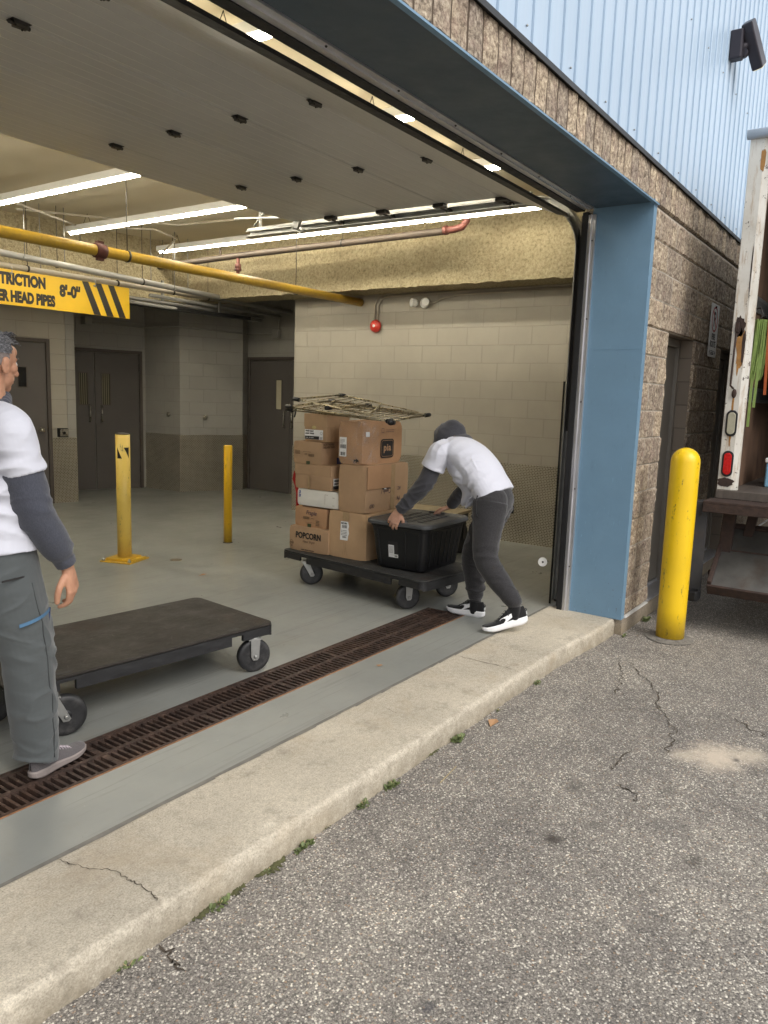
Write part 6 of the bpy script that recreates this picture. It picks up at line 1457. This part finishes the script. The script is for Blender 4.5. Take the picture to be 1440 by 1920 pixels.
# ---------------- man bending over the tote
f,l=fwdleft(90)
p2=thing('person','person in white t-shirt and charcoal hood bent over the black tote','person',(5.0,2.65,0),0)
HN=Vector((4.845,2.45,.90)); HF=Vector((5.05,2.48,.895)); KN=Vector((4.80,2.425,.49)); AN=Vector((4.795,2.185,.165)); KF=Vector((4.985,2.62,.47)); AF=Vector((4.970,2.58,.095))
PEL=Vector((4.95,2.475,.925)); MID=Vector((4.965,2.625,1.125)); UP=Vector((4.985,2.765,1.215)); NB=Vector((5.0,2.865,1.29)); HD=Vector((5.01,2.905,1.270))
SN=Vector((4.815,2.85,1.20)); SF=Vector((5.175,2.83,1.225)); EN=Vector((4.785,2.945,.975)); WN=Vector((4.775,3.150,.752)); EF=Vector((5.385,2.91,.93)); WF=Vector((5.40,3.075,.735))
b=MB()
at,Rm=head(b,HD,Vector((0,.55,-.83)),Vector((0,.83,.55)),.80)
limb(b,[UP,NB,HD],[.06,.055,.05]); limb(b,[PEL,MID,UP],[(.10,.13),(.10,.14),(.10,.15)],up=Vector((0,-.7,.7)))
limb(b,[HN,KN,AN+Vector((0,.01,.05))],[.075,.052,.030]); limb(b,[HF,KF,AF+Vector((0,0,.05))],[.075,.052,.030]); 
limb(b,[UP,SN,EN,WN],[.07,.05,.040,.026]); limb(b,[UP,SF,EF,WF],[.07,.05,.040,.026])
hand(b,WN+Vector((.0,.01,-.012)),Vector((.03,.50,-.86)),Vector((-.86,-.38,.30)),Vector((.6,-.8,0)),fcurl=[(.25,.55,.35),(.2,.5,.35),(.2,.45,.35),(.25,.5,.35)],thumb=.3,scale=1.18,spread=.12)
hand(b,WF+Vector((0,.0,-.01)),Vector((-.15,.85,-.35)),Vector((.25,.35,1)),Vector((-1,0,0)),curl=(.2,.3,.25),thumb=.2)
obj('body',remesh(b,.0034,4),MSK2,p2)
s=MB()
limb(s,[UP,SN,SN.lerp(EN,.5),EN,EN.lerp(WN,.5),WN+Vector((0,-.02,.022))],[.08,.068,.064,.064,.054,.050],n=24,b1=True)
limb(s,[EN.lerp(WN,.88),WN+Vector((0,-.004,.004))],[.040,.038],n=24,b0=False,b1=False)
limb(s,[UP,SF,EF,EF.lerp(WF,.5),WF+Vector((0,-.02,.02))],[.08,.068,.068,.056,.05],n=24)
limb(s,[PEL,MID,UP],[(.12,.15),(.12,.16),(.11,.16)],up=Vector((0,-.7,.7)))
# hood over the lowered head, peak towards the back
limb(s,[Vector((5.01,2.92,1.24)),Vector((5.01,2.89,1.295)),Vector((5.01,2.865,1.345)),Vector((5.005,2.850,1.385)),Vector((5.0,2.842,1.418)),Vector((5.0,2.838,1.436))],[(.108,.100),(.122,.114),(.114,.108),(.088,.088),(.054,.058),(.020,.022)],up=Vector((1,0,0)),n=24,b1=False); s.ball(Vector((5.01,2.79,1.28)),(.125,.09,.062),24,16)
hfn=folds([(EN,(0,.3,1),.15,.009,80),(EN.lerp(WN,.6),(0,.7,-.7),.15,.007,75),(WN,(0,.7,-.7),.08,.006,110),(EF.lerp(WF,.4),(0,.7,-.7),.15,.008,80),(Vector((4.98,2.85,1.36)),(1,.3,-.6),.16,.006,42)],.004,8,(.007,(7,12,12)))
obj('hooded_sweatshirt',remesh(s,.0055,3,hfn),MHOOD2,p2)
s=MB()
limb(s,[Vector((4.955,2.455,.915)),Vector((4.955,2.515,1.00)),MID,UP,Vector((4.995,2.84,1.27))],[(.130,.200),(.128,.195),(.132,.20),(.115,.200),(.072,.125)],up=Vector((0,-.75,.65)),n=36,b0=False,b1=False,sub=6)
limb(s,[Vector((4.975,2.80,1.19)),Vector((4.965,2.735,1.10)),Vector((4.96,2.655,1.00)),Vector((4.955,2.58,.925)),Vector((4.955,2.555,.900))],[(.10,.18),(.105,.185),(.100,.185),(.07,.175),(.045,.15)],up=Vector((0,.72,.69)),n=32)
s.ball(SN.lerp(UP,.5),.09,20,14); s.ball(SF.lerp(UP,.5),.09,20,14)
ax_=(EN-SN).normalized(); limb(s,[UP.lerp(SN,.5),SN+Vector((0,-.01,.01)),SN+ax_*.07,SN+ax_*.125+Vector((0,0,0))],[.085,.082,.082,.086],n=28,b1=False)
ax_=(EF-SF).normalized(); limb(s,[UP.lerp(SF,.5),SF,SF+ax_*.08,SF+ax_*.15],[.085,.08,.08,.084],n=28,b1=False)
tfn=folds([(Vector((4.80,2.68,1.08)),(0,.4,1),.28,.014,48),(SN+Vector((.02,-.04,.02)),(0,1,.4),.17,.011,62),(Vector((4.80,2.52,.97)),(0,.9,.6),.20,.014,55),(Vector((4.95,2.75,1.27)),(1,.3,0),.18,.004,40)],.005,6.5,(.010,(5,8,8)))
ts=obj('t_shirt',remesh(s,.0055,3,tfn),MTEE,p2)
def onshirt(q):
    vs=ts.data.vertices; W_=WM[p2.name]; k=min(vs,key=lambda v:(W_@v.co-q).length_squared); n=(W_.to_3x3()@k.normal); return W_@k.co,n.normalized()
def shirtframe(q):
    p,n=onshirt(Vector(q)); xa=Vector((1,0,0)); xa=(xa-n*xa.dot(n)).normalized(); return frame(p,xa,n.cross(xa))
Mk=shirtframe((4.93,2.79,1.36))
obj('back_emblem',MB().lathe([(.018,-.004),(.018,.003)],16,Mk),mat('tan_emblem',(.35,.24,.12),.7,var=.4,vs=150),ts)
Mk=shirtframe((4.985,2.79,1.36)); obj('back_print',MB().box((-.02,.004,-.006),(.035,.010,.003),0,Mk).box((-.01,-.014,-.006),(.02,-.008,.003),0,Mk),mat('grey_print',(.25,.25,.27),.7),ts)
s=MB()
limb(s,[PEL+Vector((0,.02,.045)),PEL+Vector((0,-.01,-.02)),PEL+Vector((0,-.01,-.10))],[(.112,.172),(.125,.182),(.115,.17)],up=Vector((0,-1,.2)),n=32)
s.ball(HN+Vector((.02,-.015,-.01)),.110,20,14); s.ball(HF+Vector((-.02,-.015,-.01)),.110,20,14)
limb(s,[HN+Vector((.01,-.01,-.02)),HN.lerp(KN,.45),KN,KN.lerp(AN,.4),AN+Vector((0,.01,.055))],[(.130,.112),(.112,.100),(.088,.082),(.080,.074),(.060,.058)],up=f,n=28)
limb(s,[AN+Vector((0,.008,.060)),AN+Vector((0,.0,.015))],[.046,.043],n=24,b0=False,b1=False)
limb(s,[HF+Vector((-.01,-.01,-.02)),HF.lerp(KF,.45),KF,KF.lerp(AF,.5),AF+Vector((0,0,.07))],[(.130,.112),(.112,.100),(.088,.082),(.078,.072),(.060,.058)],up=f,n=28)
limb(s,[AF+Vector((0,0,.07)),AF+Vector((0,0,.02))],[.046,.043],n=24,b0=False,b1=False)
ptf=folds([(KN+Vector((0,-.02,0)),(0,.2,1),.16,.009,52),(AN+Vector((0,.02,.09)),(0,.3,1),.10,.010,75),(AF+Vector((0,0,.10)),(0,.2,1),.10,.010,75),(KF,(0,.3,1),.15,.007,55),(HN+Vector((0,-.05,-.09)),(.2,.6,1),.18,.008,45)],.0045,7,(.008,(5,5,11)))
jg=obj('jogging_trousers',remesh(s,.0055,3,ptf),MJOG,p2)
pk=MB(); P=[HN+Vector((-.105,.035,.035)),HN+Vector((-.113,.045,-.02)),HN+Vector((-.112,.038,-.09)),HN+Vector((-.106,.015,-.13))]
pk.tube(P,.004,6); obj('pocket_seam',pk,MSOCK,jg)
sh=shoeholder('shoe',p2); shoe(sh,(4.862,2.108,.072),Vector((-.22,.225,-.070)),(0,.0,1),.325,MSHOEB,MSOLEW,swoosh=MSOLEW,laces=MSOCK,thick=.042,cuff=MSOCK,hs=1.35)
sh=shoeholder('shoe',p2); shoe(sh,(4.968,2.500,.0),Vector((-.02,1,0)),(0,0,1),.31,MSHOEB,MSOLEW,swoosh=MSOLEW,laces=MSOCK,thick=.040,cuff=MSOCK,hs=1.3)
for A_,p_ in ((AN,None),(AF,None)):
    m=MB(); limb(m,[A_+Vector((0,.005,.055)),A_,A_+Vector((0,0,-.05))],[.041,.043,.045],n=20,b0=False); obj('sock',m,MSOCK,p2)
